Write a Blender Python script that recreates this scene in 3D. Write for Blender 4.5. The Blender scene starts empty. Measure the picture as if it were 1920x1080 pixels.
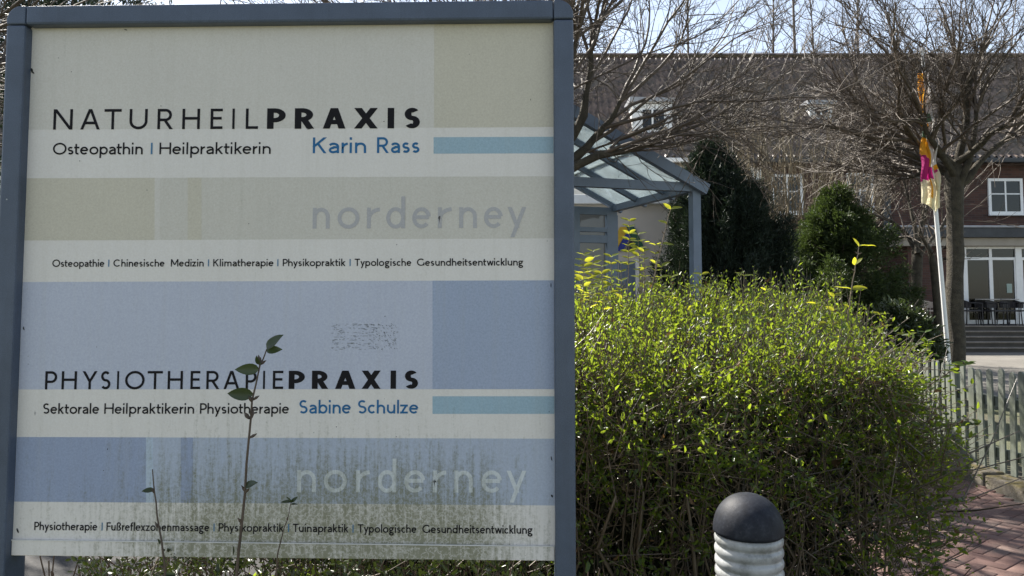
import bpy, bmesh, math, random
import numpy as np
from mathutils import Vector, Matrix

R = math.radians
random.seed(7)
rng = np.random.default_rng(11)
S = bpy.context.scene
COL = S.collection

# ------------------------------------------------------------------ camera
F = 1442.0                       # focal length in photo pixels (1920 wide)
PITCH = R(3.5)
EYE = 1.65
PPY = 560.0 - F * math.tan(PITCH)
cam_d = bpy.data.cameras.new('camera')
cam = bpy.data.objects.new('camera', cam_d)
COL.objects.link(cam)
cam.location = (0, 0, EYE)
cam.rotation_euler = (R(90) + PITCH, 0, 0)
cam_d.sensor_width = 36
cam_d.lens = 36 * F / 1920
cam_d.shift_y = (PPY - 540) / 1920
cam_d.clip_start = 0.05
cam_d.clip_end = 2000
S.camera = cam

# ------------------------------------------------------------------ light
SUN_EL, SUN_AZ = R(44), R(-40)   # azimuth from the view direction, negative = left
SUN_STRENGTH, SKY_STRENGTH = 5.0, 0.085
sun_dir = Vector((math.sin(SUN_AZ) * math.cos(SUN_EL), math.cos(SUN_AZ) * math.cos(SUN_EL), math.sin(SUN_EL)))
w = bpy.data.worlds.new('World')
S.world = w
w.use_nodes = True
nt = w.node_tree
sky = nt.nodes.new('ShaderNodeTexSky')
sky.sky_type = 'NISHITA'
sky.sun_disc = False
sky.sun_elevation = SUN_EL
sky.sun_rotation = SUN_AZ
sky.air_density = 1.0
sky.dust_density = 0.6
sky.ozone_density = 1.5
hsv = nt.nodes.new('ShaderNodeHueSaturation')      # desaturated: a paler sky and less blue in the shade
hsv.inputs['Saturation'].default_value = 0.62
nt.links.new(sky.outputs[0], hsv.inputs['Color'])
nt.links.new(hsv.outputs[0], nt.nodes['Background'].inputs[0])
nt.nodes['Background'].inputs[1].default_value = SKY_STRENGTH
sl = bpy.data.lights.new('sun', 'SUN')
sl.energy = SUN_STRENGTH
sl.angle = R(0.5)
sl.color = (1.0, 0.94, 0.85)
so = bpy.data.objects.new('sun', sl)
COL.objects.link(so)
so.rotation_euler = sun_dir.to_track_quat('Z', 'Y').to_euler()
S.view_settings.view_transform = 'Standard'
S.view_settings.look = 'None'
S.view_settings.exposure = 1.45
S.view_settings.gamma = 1.0
S.cycles.max_bounces = 8
S.cycles.transparent_max_bounces = 16


# ------------------------------------------------------------------ helpers
def ray(u, v):
    a = (PPY - v) / F
    return Vector(((u - 960) / F, math.cos(PITCH) - a * math.sin(PITCH), math.sin(PITCH) + a * math.cos(PITCH)))


def P(u, v, Y):
    """world point seen at photo pixel (u, v) at the distance Y"""
    d = ray(u, v)
    t = Y / d.y
    return Vector((d.x * t, Y, EYE + d.z * t))


def gz(y):
    t = min(max((y - 11) / 6.0, 0), 1)
    return 0.2 * t * t * (3 - 2 * t)


def tag(o, label=None, cat=None, group=None, kind=None):
    if label: o['label'] = label
    if cat: o['category'] = cat
    if group: o['group'] = group
    if kind: o['kind'] = kind
    return o


def empty(name, loc=(0, 0, 0), rz=0.0):
    o = bpy.data.objects.new(name, None)
    COL.objects.link(o)
    o.location = loc
    o.rotation_euler = (0, 0, rz)
    o.empty_display_size = 0.1
    return o


def link(name, me, mats, parent=None):
    o = bpy.data.objects.new(name, me)
    COL.objects.link(o)
    for m in (mats if isinstance(mats, (list, tuple)) else [mats]):
        me.materials.append(m)
    if parent is not None: o.parent = parent
    return o


def copy_tree(o, parent=None):
    c = o.copy()
    COL.objects.link(c)
    if parent is not None: c.parent = parent
    for ch in list(o.children):
        copy_tree(ch, c)
    return c


def np_mesh(name, verts, quads, mats, parent=None, smooth=False, midx=None):
    verts = np.asarray(verts, dtype=np.float32)
    quads = np.asarray(quads, dtype=np.int32)
    k = quads.shape[1]
    me = bpy.data.meshes.new(name)
    me.vertices.add(len(verts))
    me.vertices.foreach_set('co', verts.ravel())
    me.loops.add(quads.size)
    me.loops.foreach_set('vertex_index', quads.ravel())
    me.polygons.add(len(quads))
    me.polygons.foreach_set('loop_start', np.arange(0, quads.size, k, dtype=np.int32))
    me.polygons.foreach_set('loop_total', np.full(len(quads), k, dtype=np.int32))
    if smooth:
        me.polygons.foreach_set('use_smooth', np.ones(len(quads), dtype=bool))
    if midx is not None:
        me.polygons.foreach_set('material_index', np.asarray(midx, dtype=np.int32))
    me.update(calc_edges=True)
    me.validate()
    return link(name, me, mats, parent)


class MB:
    """collects boxes, prisms and turned shapes into one mesh"""
    def __init__(self):
        self.bm = bmesh.new()

    def box(self, x0, x1, y0, y1, z0, z1, bevel=0.0, rot=0.0, about=None):
        vs = [self.bm.verts.new((x, y, z)) for x in (x0, x1) for y in (y0, y1) for z in (z0, z1)]
        idx = [(0, 1, 3, 2), (4, 6, 7, 5), (0, 4, 5, 1), (2, 3, 7, 6), (0, 2, 6, 4), (1, 5, 7, 3)]
        fs = [self.bm.faces.new([vs[i] for i in f]) for f in idx]
        if bevel > 0:
            es = list({e for f in fs for e in f.edges})
            r = bmesh.ops.bevel(self.bm, geom=es, offset=bevel, segments=2, affect='EDGES', profile=0.5)
            vs = list({v for f in r['faces'] for v in f.verts} | {v for v in vs if v.is_valid})
        if rot:
            bmesh.ops.rotate(self.bm, verts=vs, cent=about or ((x0 + x1) / 2, (y0 + y1) / 2, (z0 + z1) / 2), matrix=Matrix.Rotation(rot, 3, 'Z'))
        return self

    def beam(self, a, b, wd, ht, up=Vector((0, 0, 1))):
        a, b = Vector(a), Vector(b)
        d = (b - a).normalized()
        s = d.cross(up)
        if s.length < 1e-4: s = d.cross(Vector((0, 1, 0)))
        s.normalize()
        u = s.cross(d).normalized()
        vs = []
        for p in (a, b):
            for i, j in ((-1, -1), (1, -1), (1, 1), (-1, 1)):
                vs.append(self.bm.verts.new(p + s * (i * wd / 2) + u * (j * ht / 2)))
        for f in ((3, 2, 1, 0), (4, 5, 6, 7), (0, 1, 5, 4), (1, 2, 6, 5), (2, 3, 7, 6), (3, 0, 4, 7)):
            self.bm.faces.new([vs[i] for i in f])
        return self

    def prism(self, poly, axis, a, b):
        """poly in the plane across axis, from a to b"""
        def pt(p, t):
            return (t, p[0], p[1]) if axis == 'x' else (p[0], t, p[1]) if axis == 'y' else (p[0], p[1], t)
        va = [self.bm.verts.new(pt(p, a)) for p in poly]
        vb = [self.bm.verts.new(pt(p, b)) for p in poly]
        self.bm.faces.new(va)
        self.bm.faces.new(vb[::-1])
        n = len(poly)
        for i in range(n):
            self.bm.faces.new((va[i], vb[i], vb[(i + 1) % n], va[(i + 1) % n]))
        return self

    def quad(self, *pts):
        self.bm.faces.new([self.bm.verts.new(p) for p in pts])
        return self

    def lathe(self, prof, seg=40, c=(0, 0)):
        rings = []
        for r, z in prof:
            rings.append([self.bm.verts.new((c[0] + r * math.cos(2 * math.pi * i / seg), c[1] + r * math.sin(2 * math.pi * i / seg), z)) for i in range(seg)])
        for a, b in zip(rings, rings[1:]):
            for i in range(seg):
                self.bm.faces.new((a[i], a[(i + 1) % seg], b[(i + 1) % seg], b[i]))
        return self

    def build(self, name, mat, parent=None, smooth=False, bevel=0.0):
        bmesh.ops.recalc_face_normals(self.bm, faces=self.bm.faces)
        if bevel > 0:
            bmesh.ops.bevel(self.bm, geom=self.bm.edges[:], offset=bevel, segments=2, affect='EDGES', profile=0.5, clamp_overlap=True)
        me = bpy.data.meshes.new(name)
        self.bm.to_mesh(me)
        self.bm.free()
        if smooth:
            for p in me.polygons: p.use_smooth = True
        return link(name, me, mat, parent)


class Tubes:
    """many tapered tubes in one mesh"""
    def __init__(self):
        self.v, self.f, self.n = [], [], 0

    def add(self, pts, radii, k=5):
        pts = np.asarray(pts, dtype=float)
        radii = np.asarray(radii, dtype=float)
        m = len(pts)
        t = np.gradient(pts, axis=0)
        t /= np.linalg.norm(t, axis=1)[:, None] + 1e-9
        ref = np.array((0, 0, 1.0)) if abs(t[:, 2].mean()) < 0.8 else np.array((1.0, 0.2, 0))
        a = np.cross(t, ref); a /= np.linalg.norm(a, axis=1)[:, None] + 1e-9
        b = np.cross(t, a)
        ang = np.arange(k) * 2 * np.pi / k
        ring = pts[:, None, :] + radii[:, None, None] * (a[:, None, :] * np.cos(ang)[None, :, None] + b[:, None, :] * np.sin(ang)[None, :, None])
        self.v.append(ring.reshape(-1, 3))
        i = np.arange(m - 1)[:, None] * k
        j = np.arange(k)[None, :]
        q = np.stack([i + j, i + (j + 1) % k, i + k + (j + 1) % k, i + k + j], -1).reshape(-1, 4) + self.n
        self.f.append(q)
        self.n += m * k

    def build(self, name, mat, parent=None):
        return np_mesh(name, np.concatenate(self.v), np.concatenate(self.f), mat, parent, smooth=True)


def unit(a):
    return a / (np.linalg.norm(a, axis=-1, keepdims=True) + 1e-9)


def leaf_arrays(pos, d, size, aspect=0.45, fold=0.35, curl=0.15):
    """leaf blades: two folded quads each; pos (n,3) base, d (n,3) direction"""
    n = len(pos)
    d = unit(d)
    rnd = rng.normal(size=(n, 3))
    s = unit(np.cross(d, rnd))
    nn = np.cross(s, d)
    L = size[:, None]
    W = L * aspect
    fo = (fold * W)
    base = pos
    tip = pos + d * L - nn * (curl * L)
    l1 = pos + d * L * 0.33 + s * W * 0.46 + nn * fo * 0.5
    r1 = pos + d * L * 0.33 - s * W * 0.46 + nn * fo * 0.5
    l2 = pos + d * L * 0.70 + s * W * 0.36 + nn * fo * 0.3 - nn * (curl * L * 0.4)
    r2 = pos + d * L * 0.70 - s * W * 0.36 + nn * fo * 0.3 - nn * (curl * L * 0.4)
    v = np.stack([base, l1, l2, tip, r2, r1], 1).reshape(-1, 3)
    o = np.arange(n)[:, None] * 6
    q = np.concatenate([o + np.array([[0, 1, 2, 3]]), o + np.array([[0, 3, 4, 5]])], 0)
    return v, q


def leaf_mesh(name, pos, d, size, mat, parent, aspect=0.45, fold=0.35, curl=0.15):
    v, q = leaf_arrays(np.asarray(pos, float), np.asarray(d, float), np.asarray(size, float), aspect, fold, curl)
    return np_mesh(name, v, q, mat, parent)


# ------------------------------------------------------------------ materials
def new_mat(name):
    m = bpy.data.materials.new(name)
    m.use_nodes = True
    n = m.node_tree
    return m, n, n.nodes['Principled BSDF']


def N(nt, t, **kw):
    n = nt.nodes.new(t)
    for k, v in kw.items():
        setattr(n, k, v)
    return n


def ramp(nt, fac, stops):
    r = N(nt, 'ShaderNodeValToRGB')
    e = r.color_ramp.elements
    while len(e) < len(stops): e.new(0.5)
    for i, (p, c) in enumerate(stops):
        e[i].position = p
        e[i].color = (*c, 1) if len(c) == 3 else c
    nt.links.new(fac, r.inputs[0])
    return r.outputs[0]


def noise(nt, scale, detail=4, rough=0.55, vec=None, coord='Object', stretch=None):
    if vec is None:
        vec = N(nt, 'ShaderNodeTexCoord').outputs[coord]
    if stretch:
        mp = N(nt, 'ShaderNodeMapping')
        mp.inputs['Scale'].default_value = stretch
        nt.links.new(vec, mp.inputs[0])
        vec = mp.outputs[0]
    n = N(nt, 'ShaderNodeTexNoise')
    n.inputs['Scale'].default_value = scale
    n.inputs['Detail'].default_value = detail
    n.inputs['Roughness'].default_value = rough
    nt.links.new(vec, n.inputs['Vector'])
    return n.outputs['Fac']


def mixc(nt, fac, a, b, mode='MIX'):
    m = N(nt, 'ShaderNodeMix', data_type='RGBA', blend_type=mode)
    for inp, val in ((m.inputs['Factor'], fac), (m.inputs['A'], a), (m.inputs['B'], b)):
        if hasattr(val, 'links'): nt.links.new(val, inp)
        elif isinstance(val, (int, float)): inp.default_value = val
        else: inp.default_value = (*val, 1) if len(val) == 3 else val
    return m.outputs['Result']


def math_(nt, op, a, b=None, clamp=False):
    m = N(nt, 'ShaderNodeMath', operation=op, use_clamp=clamp)
    for i, val in enumerate((a, b)):
        if val is None: continue
        if hasattr(val, 'links'): nt.links.new(val, m.inputs[i])
        else: m.inputs[i].default_value = val
    return m.outputs[0]


def smooth(nt, val, lo, hi):
    m = N(nt, 'ShaderNodeMapRange', interpolation_type='SMOOTHSTEP')
    nt.links.new(val, m.inputs[0])
    m.inputs[1].default_value = lo
    m.inputs[2].default_value = hi
    return m.outputs[0]


def bump(nt, b, h, strength=0.3, dist=0.01):
    bp = N(nt, 'ShaderNodeBump')
    bp.inputs['Strength'].default_value = strength
    bp.inputs['Distance'].default_value = dist
    nt.links.new(h, bp.inputs['Height'])
    nt.links.new(bp.outputs[0], b.inputs['Normal'])


def plain(name, c, rough=0.6, var=0.15, scale=8, bstr=0.15, bdist=0.004, metal=0.0, spec=0.5, fine=None):
    m, n, b = new_mat(name)
    f = noise(n, scale, 6, 0.6)
    lo = tuple(x * (1 - var) for x in c)
    hi = tuple(min(1, x * (1 + var)) for x in c)
    col = ramp(n, f, [(0.3, lo), (0.7, hi)])
    if fine:
        g = noise(n, fine, 2, 0.5)
        col = mixc(n, 0.5, col, ramp(n, g, [(0.35, (0.35, 0.35, 0.35)), (0.65, (0.65, 0.65, 0.65))]), 'OVERLAY')
    n.links.new(col, b.inputs['Base Color'])
    b.inputs['Roughness'].default_value = rough
    b.inputs['Metallic'].default_value = metal
    b.inputs['Specular IOR Level'].default_value = spec
    if bstr: bump(n, b, noise(n, scale * 6, 4), bstr, bdist)
    return m


def leaf_mat(name, dark, light, trans, tfac=0.4, rough=0.4, spec=0.4, clump=3.0):
    m, n, b = new_mat(name)
    g = N(n, 'ShaderNodeNewGeometry')
    f = g.outputs['Random Per Island']
    f2 = noise(n, clump, 3)
    fm = math_(n, 'ADD', math_(n, 'MULTIPLY', f, 0.65), math_(n, 'MULTIPLY', f2, 0.4))
    col = ramp(n, fm, [(0.15, dark), (0.85, light)])
    n.links.new(col, b.inputs['Base Color'])
    b.inputs['Roughness'].default_value = rough
    b.inputs['Specular IOR Level'].default_value = spec
    t = N(n, 'ShaderNodeBsdfTranslucent')
    n.links.new(mixc(n, fm, tuple(x * 0.7 for x in trans), trans), t.inputs[0])
    mx = N(n, 'ShaderNodeMixShader')
    mx.inputs[0].default_value = tfac
    n.links.new(b.outputs[0], mx.inputs[1])
    n.links.new(t.outputs[0], mx.inputs[2])
    n.links.new(mx.outputs[0], n.nodes['Material Output'].inputs[0])
    return m


def glass_mat(name, tint, gloss=0.35, rough=0.02, dust=0.0):
    m, n, b = new_mat(name)
    tr = N(n, 'ShaderNodeBsdfTransparent')
    tr.inputs[0].default_value = (*tint, 1)
    gl = N(n, 'ShaderNodeBsdfGlossy')
    gl.inputs['Roughness'].default_value = rough
    fr = N(n, 'ShaderNodeFresnel')
    fr.inputs[0].default_value = 1.5
    mx = N(n, 'ShaderNodeMixShader')
    fac = math_(n, 'ADD', math_(n, 'MULTIPLY', fr.outputs[0], 0.9), gloss, True)
    n.links.new(fac, mx.inputs[0])
    n.links.new(tr.outputs[0], mx.inputs[1])
    n.links.new(gl.outputs[0], mx.inputs[2])
    out = mx.outputs[0]
    if dust:        # weathered film that scatters daylight
        tl = N(n, 'ShaderNodeBsdfTranslucent')
        tl.inputs[0].default_value = (.66, .74, .77, 1)
        m2 = N(n, 'ShaderNodeMixShader')
        n.links.new(math_(n, 'MULTIPLY', noise(n, 2.5, 5, .7), dust * 2), m2.inputs[0])
        n.links.new(out, m2.inputs[1]); n.links.new(tl.outputs[0], m2.inputs[2])
        out = m2.outputs[0]
    n.links.new(out, n.nodes['Material Output'].inputs[0])
    return m


def sign_mat(name, c, dirt=1.0):
    """faded printed sheet with grain, dust and algae running up from the bottom edge"""
    m, n, b = new_mat(name)
    tc = N(n, 'ShaderNodeTexCoord').outputs['Object']
    sp = N(n, 'ShaderNodeSeparateXYZ')
    n.links.new(tc, sp.inputs[0])
    x, z = sp.outputs[0], sp.outputs[2]
    col = mixc(n, noise(n, 5, 4, 0.6, tc), tuple(k * 0.95 for k in c), tuple(k * 1.05 for k in c))
    col = mixc(n, 0.24, col, ramp(n, noise(n, 210, 3, 0.75, tc), [(0.3, (0.28, 0.28, 0.28)), (0.7, (0.72, 0.72, 0.72))]), 'OVERLAY')
    # rain streaks
    st = noise(n, 1.0, 5, 0.7, tc, stretch=(38, 1, 1.3))
    col = mixc(n, math_(n, 'MULTIPLY', smooth(n, st, 0.45, 0.8), 0.16), col, (0.40, 0.38, 0.31))
    # algae
    h = math_(n, 'SUBTRACT', 1.0, smooth(n, z, ALG0, ALG1))
    xm = math_(n, 'MULTIPLY', smooth(n, x, -0.62, -0.12), math_(n, 'SUBTRACT', 1.0, smooth(n, x, 0.42, 0.66)))
    hh = math_(n, 'ADD', math_(n, 'MULTIPLY', math_(n, 'MULTIPLY', h, math_(n, 'ADD', math_(n, 'MULTIPLY', xm, 0.75), 0.3)), 1.02), 0.0)
    s2 = noise(n, 1.0, 6, 0.75, tc, stretch=(60, 1, 4.5))
    s3 = noise(n, 95, 5, 0.8, tc)
    s4 = math_(n, 'ABSOLUTE', math_(n, 'SUBTRACT', noise(n, 62, 3, 0.6, tc), 0.5))      # grazing trails
    trail = smooth(n, s4, 0.0, 0.055)
    tex = math_(n, 'ADD', math_(n, 'MULTIPLY', s2, 0.62), math_(n, 'MULTIPLY', s3, 0.38))
    a = smooth(n, math_(n, 'ADD', hh, math_(n, 'MULTIPLY', math_(n, 'SUBTRACT', tex, 0.5), 3.6)), 0.25, 1.15)
    a = math_(n, 'MULTIPLY', a, math_(n, 'ADD', math_(n, 'MULTIPLY', trail, 0.45), 0.55))
    col = mixc(n, math_(n, 'MULTIPLY', a, 0.85 * dirt), col, (0.165, 0.165, 0.09))
    # specks
    v = N(n, 'ShaderNodeTexVoronoi')
    v.inputs['Scale'].default_value = 34
    n.links.new(tc, v.inputs['Vector'])
    spk = math_(n, 'LESS_THAN', v.outputs['Distance'], 0.045)
    vs = N(n, 'ShaderNodeSeparateColor')
    n.links.new(v.outputs['Color'], vs.inputs[0])
    spk = math_(n, 'MULTIPLY', spk, math_(n, 'GREATER_THAN', vs.outputs[0], 0.86))
    col = mixc(n, math_(n, 'MULTIPLY', spk, 0.85), col, (0.03, 0.03, 0.03))
    n.links.new(col, b.inputs['Base Color'])
    b.inputs['Roughness'].default_value = 0.55
    b.inputs['Specular IOR Level'].default_value = 0.25
    return m


# ------------------------------------------------------------------ sign frame of reference
TH = R(1.67)
s_r = Vector((math.cos(TH), -math.sin(TH), 0))
s_b = Vector((math.sin(TH), math.cos(TH), 0))
s_o = P(1002, 560, 1.9)
SO = s_o + s_r * ((540 - 1002) / F * 1.9)
SO.z = 0


def sg(u, v, dep=0.0):
    """local (x, z) on the sign at the depth dep behind its front face"""
    d = ray(u, v)
    o = SO + s_b * dep - Vector((0, 0, EYE))
    t = o.dot(s_b) / d.dot(s_b)
    p = Vector((0, 0, EYE)) + d * t - SO
    return p.dot(s_r), p.z


REC = 0.030                      # recess of the panel
ALG0 = sg(540, 1040, REC)[1]
ALG1 = sg(540, 690, REC)[1]

M = {}
fm0, fn0, fb0 = new_mat('grey_blue_paint')
ftc = N(fn0, 'ShaderNodeTexCoord').outputs['Object']
fcol = ramp(fn0, noise(fn0, 9, 6, .65, ftc), [(.3, (.052, .070, .104)), (.7, (.076, .100, .148))])
fcol = mixc(fn0, math_(fn0, 'MULTIPLY', smooth(fn0, noise(fn0, 1, 5, .7, ftc, stretch=(30, 30, 2.2)), .5, .75), .4), fcol, (.045, .056, .075))
fcol = mixc(fn0, .5, fcol, ramp(fn0, noise(fn0, 420, 2, .5, ftc), [(.35, (.33, .33, .33)), (.65, (.67, .67, .67))]), 'OVERLAY')
fv = N(fn0, 'ShaderNodeTexVoronoi'); fv.inputs['Scale'].default_value = 26
fn0.links.new(ftc, fv.inputs['Vector'])
fs = N(fn0, 'ShaderNodeSeparateColor'); fn0.links.new(fv.outputs['Color'], fs.inputs[0])
chip = math_(fn0, 'MULTIPLY', math_(fn0, 'LESS_THAN', fv.outputs['Distance'], .05), math_(fn0, 'GREATER_THAN', fs.outputs[1], .80))
fcol = mixc(fn0, math_(fn0, 'MULTIPLY', chip, .8), fcol, (.42, .43, .44))
fn0.links.new(fcol, fb0.inputs['Base Color'])
fb0.inputs['Roughness'].default_value = .42
bump(fn0, fb0, noise(fn0, 70, 4, .6, ftc), .08, .001)
M['frame'] = fm0
M['ink'] = plain('black_ink', (0.010, 0.009, 0.011), 0.6, 0.1, 20, 0, spec=.15)
M['blue_ink'] = plain('blue_ink', (0.026, 0.135, 0.300), 0.6, 0.1, 20, 0, spec=.15)
M['pale_blue_ink'] = plain('muted_blue_ink', (0.055, 0.17, 0.30), 0.5, 0.1, 20, 0)
M['grey_ink'] = sign_mat('grey_ink', (0.42, 0.41, 0.415))
M['white_ink'] = sign_mat('pale_ink', (0.60, 0.63, 0.64), 0.6)
M['paper'] = sign_mat('white_sheet', (0.71, 0.672, 0.63))
M['highlight_lip'] = plain('pale_highlight', (.62, .61, .59), .35, .15, 30, 0)
M['beige'] = sign_mat('beige_print', (0.615, 0.58, 0.525))
M['beige2'] = sign_mat('darker_beige_print', (0.56, 0.518, 0.425))
M['beige3'] = sign_mat('pale_beige_print', (0.585, 0.552, 0.49))
M['aqua'] = sign_mat('aqua_print', (0.315, 0.435, 0.51))
M['lblue'] = sign_mat('light_blue_print', (0.475, 0.50, 0.59))
M['mblue'] = sign_mat('mid_blue_print', (0.335, 0.385, 0.50))
M['dblue'] = sign_mat('steel_blue_print', (0.295, 0.345, 0.47))
M['sblue'] = sign_mat('pale_steel_print', (0.405, 0.45, 0.54))
M['pblue'] = sign_mat('strip_blue_print', (0.43, 0.505, 0.60))

# ------------------------------------------------------------------ lettering (single-weight humanist strokes)
XH, ASC, DESC = 0.665, 1.02, -0.30


def arc(cx, cy, rx, ry, a0, a1, n=16):
    return [(cx + rx * math.cos(R(a0 + (a1 - a0) * i / n)), cy + ry * math.sin(R(a0 + (a1 - a0) * i / n))) for i in range(n + 1)]


def ell(x0, x1, y0, y1, h):
    return arc((x0 + x1) / 2, (y0 + y1) / 2, (x1 - x0) / 2 - h, (y1 - y0) / 2 - h, 0, 360, 28)


def glyph(c, W, w):
    """centre-line strokes (points, cut) of a letter in the box W x 1; cut h = ends cut level"""
    h = w / 2
    g = w * 0.58
    X = XH
    st = []

    def L(*p, cut=''): st.append((list(p), cut))
    if c in 'Il':
        L((h, 0), (h, 1 if c == 'I' else ASC))
    elif c == '|':
        L((h, 0.0), (h, 1.0))
    elif c == 'N':
        L((h, 0), (h, 1)); L((W - h, 0), (W - h, 1)); L((g, 1), (W - g, 0), cut='h')
    elif c == 'A':
        L((g, 0), (W / 2 - .01, 1), cut='h'); L((W - g, 0), (W / 2 + .01, 1), cut='h'); L((W * .24, .32), (W * .76, .32))
    elif c == 'T':
        L((0, 1 - h), (W, 1 - h)); L((W / 2, 0), (W / 2, 1 - h))
    elif c == 'U':
        L((h, 1), *arc(W / 2, .40, W / 2 - h, .40 - h, 180, 360), (W - h, 1))
    elif c in 'RP':
        y = .46 if c == 'R' else .42
        bw = W * .92 if c == 'R' else W
        ry = (1 - y) / 2
        L((h, 0), (h, 1)); L((h, 1 - h), (bw - h - ry, 1 - h), *arc(bw - h - ry * .9, 1 - ry - h / 2, ry * .9, ry - h / 2, 90, -90), (h, y))
        if c == 'R': L((W * .46, y), (W - g * 1.05, 0), cut='h')
    elif c == 'H':
        L((h, 0), (h, 1)); L((W - h, 0), (W - h, 1)); L((h, .53), (W - h, .53))
    elif c in 'EF':
        L((h, 0), (h, 1)); L((h, 1 - h), (W, 1 - h)); L((h, .53), (W * .92, .53))
        if c == 'E': L((h, h), (W, h))
    elif c == 'L':
        L((h, 0), (h, 1)); L((h, h), (W, h))
    elif c in 'Xx':
        t = 1 if c == 'X' else X
        L((g, 0), (W - g, t), cut='h'); L((W - g, 0), (g, t), cut='h')
    elif c in 'Ss':
        t = 1 if c == 'S' else X
        a = (t - 2 * h) / 4
        rx = W / 2 - h
        L(*arc(W / 2, t - h - a, rx * .94, a, 38, 270, 18), *arc(W / 2, h + a, rx, a, 90, -145, 18)[1:])
    elif c == 'Y':
        L((g, 1), (W / 2, .43), cut='h'); L((W - g, 1), (W / 2, .43), cut='h'); L((W / 2, 0), (W / 2, .47))
    elif c == 'O':
        L(*ell(0, W, -.01, 1.01, h))
    elif c == 'o':
        L(*ell(0, W, -.01, X + .01, h))
    elif c in 'Kk':
        a, t = (1, 1) if c == 'K' else (ASC, X)
        L((h, 0), (h, a)); L((h, t * .42), (W - g, t), cut='h'); L((W * .36, t * .62), (W - g, 0), cut='h')
    elif c in 'CcG':
        t = X if c == 'c' else 1
        e = 318 if c != 'G' else 340
        L(*arc(W * .54, t / 2, W * .54 - h, t / 2 - h, 46, e, 26))
        if c == 'G': L((W - h, .06), (W - h, .46))
    elif c == 'M':
        L((h, 0), (h, 1)); L((W - h, 0), (W - h, 1)); L((g * .9, 1), (W / 2, .22), cut='h'); L((W - g * .9, 1), (W / 2, .22), cut='h')
    elif c in 'nh':
        ry = .30
        L((h, 0), (h, X if c == 'n' else ASC)); L((h, X - ry), *arc(W / 2, X - ry, W / 2 - h, ry - h, 180, 0), (W - h, 0))
    elif c == 'm':
        ry = .28
        q = W / 2
        L((h, 0), (h, X))
        L((h, X - ry), *arc((h + q) / 2, X - ry, (q - h) / 2, ry - h, 180, 0), (q, 0))
        L((q, X - ry), *arc((q + W - h) / 2, X - ry, (W - h - q) / 2, ry - h, 180, 0), (W - h, 0))
    elif c == 'u':
        ry = .30
        L((W - h, 0), (W - h, X)); L((h, X), *arc(W / 2, ry, W / 2 - h, ry - h, 180, 360), (W - h, ry))
    elif c == 'r':
        L((h, 0), (h, X)); L((h, X - .36), *arc(W * .92, X - .38, W * .92 - h, .38 - h, 180, 92, 10))
    elif c == 'i':
        L((h, 0), (h, X)); L((h, .84), (h, .84 + w * 1.12))
    elif c == 't':
        q = W * .36
        L((q, .90), *arc(q + .17, .17, .17, .17 - h, 180, 285, 10)); L((0, X - h), (W * .95, X - h))
    elif c == 'e':
        L(*arc(W / 2, X / 2, W / 2 - h, X / 2 - h + .005, 8, 318, 26)); L((h, X * .53), (W - h, X * .53))
    elif c == 'a':
        L(*arc(W * .46, X - .26, W - h - W * .46, .26 - h, 148, 0, 14), (W - h, 0))
        L((W - h, .40 - h * .4), (W * .48, .40 - h * .4), *arc(W * .42, .195, W * .42 - h, .195 - h + .01, 90, 300, 16), (W - h, .13))
    elif c == 'p':
        L((h, DESC), (h, X)); L(*ell(0, W, -.01, X + .01, h))
    elif c == 'b':
        L((h, 0), (h, ASC)); L(*ell(0, W, -.01, X + .01, h))
    elif c == 'd':
        L((W - h, 0), (W - h, ASC)); L(*ell(0, W, -.01, X + .01, h))
    elif c == 'z':
        L((0, X - h), (W, X - h)); L((0, h), (W, h)); L((g, 0), (W - g, X), cut='h')
    elif c == 'w':
        q = W / 2
        L((g * .8, X), (W * .28, 0), cut='h'); L((W * .28, 0), (q, X), cut='h'); L((q, X), (W * .72, 0), cut='h'); L((W * .72, 0), (W - g * .8, X), cut='h')
    elif c == 'y':
        L((g, X), (W * .54, 0), cut='h'); L((W - g, X), (W * .26, DESC), cut='h')
    elif c == 'g':
        L(*ell(0, W * .86, .20, X + .01, h)); L((W * .62, X - h), (W, X - h))
        L((W * .22, .24), (W * .16, .13), (W * .30, .06), (W * .6, .05)); L(*ell(0, W, DESC - .03, .09, h))
    elif c == 'f':
        q = W * .38
        L((q, 0), (q, .80), *arc(q + .18, .80, .18, .22 - h, 180, 75, 10)); L((0, X - h), (W * .92, X - h))
    elif c == 'ß':
        L((h, 0), (h, .76), *arc(W * .48, .76, W * .48 - h, .26 - h, 180, -40, 14), (W * .55, .52), *arc(W * .55, .26, W * .45 - h, .26 - h, 80, -120, 14))
    return st


LW = dict(o=.66, n=.54, h=.54, m=.86, u=.54, r=.34, i=.115, l=.115, t=.40, e=.60, a=.50, p=.60, b=.60, d=.60, z=.50, w=.80, y=.56, g=.56, f=.38,
          s=.42, c=.50, k=.50, x=.54, O=1.0, H=.78, K=.66, R=.66, C=.86, M=.92, P=.58, T=.66, G=.90, S=.56, F=.54)
LW['ß'] = .54


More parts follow.
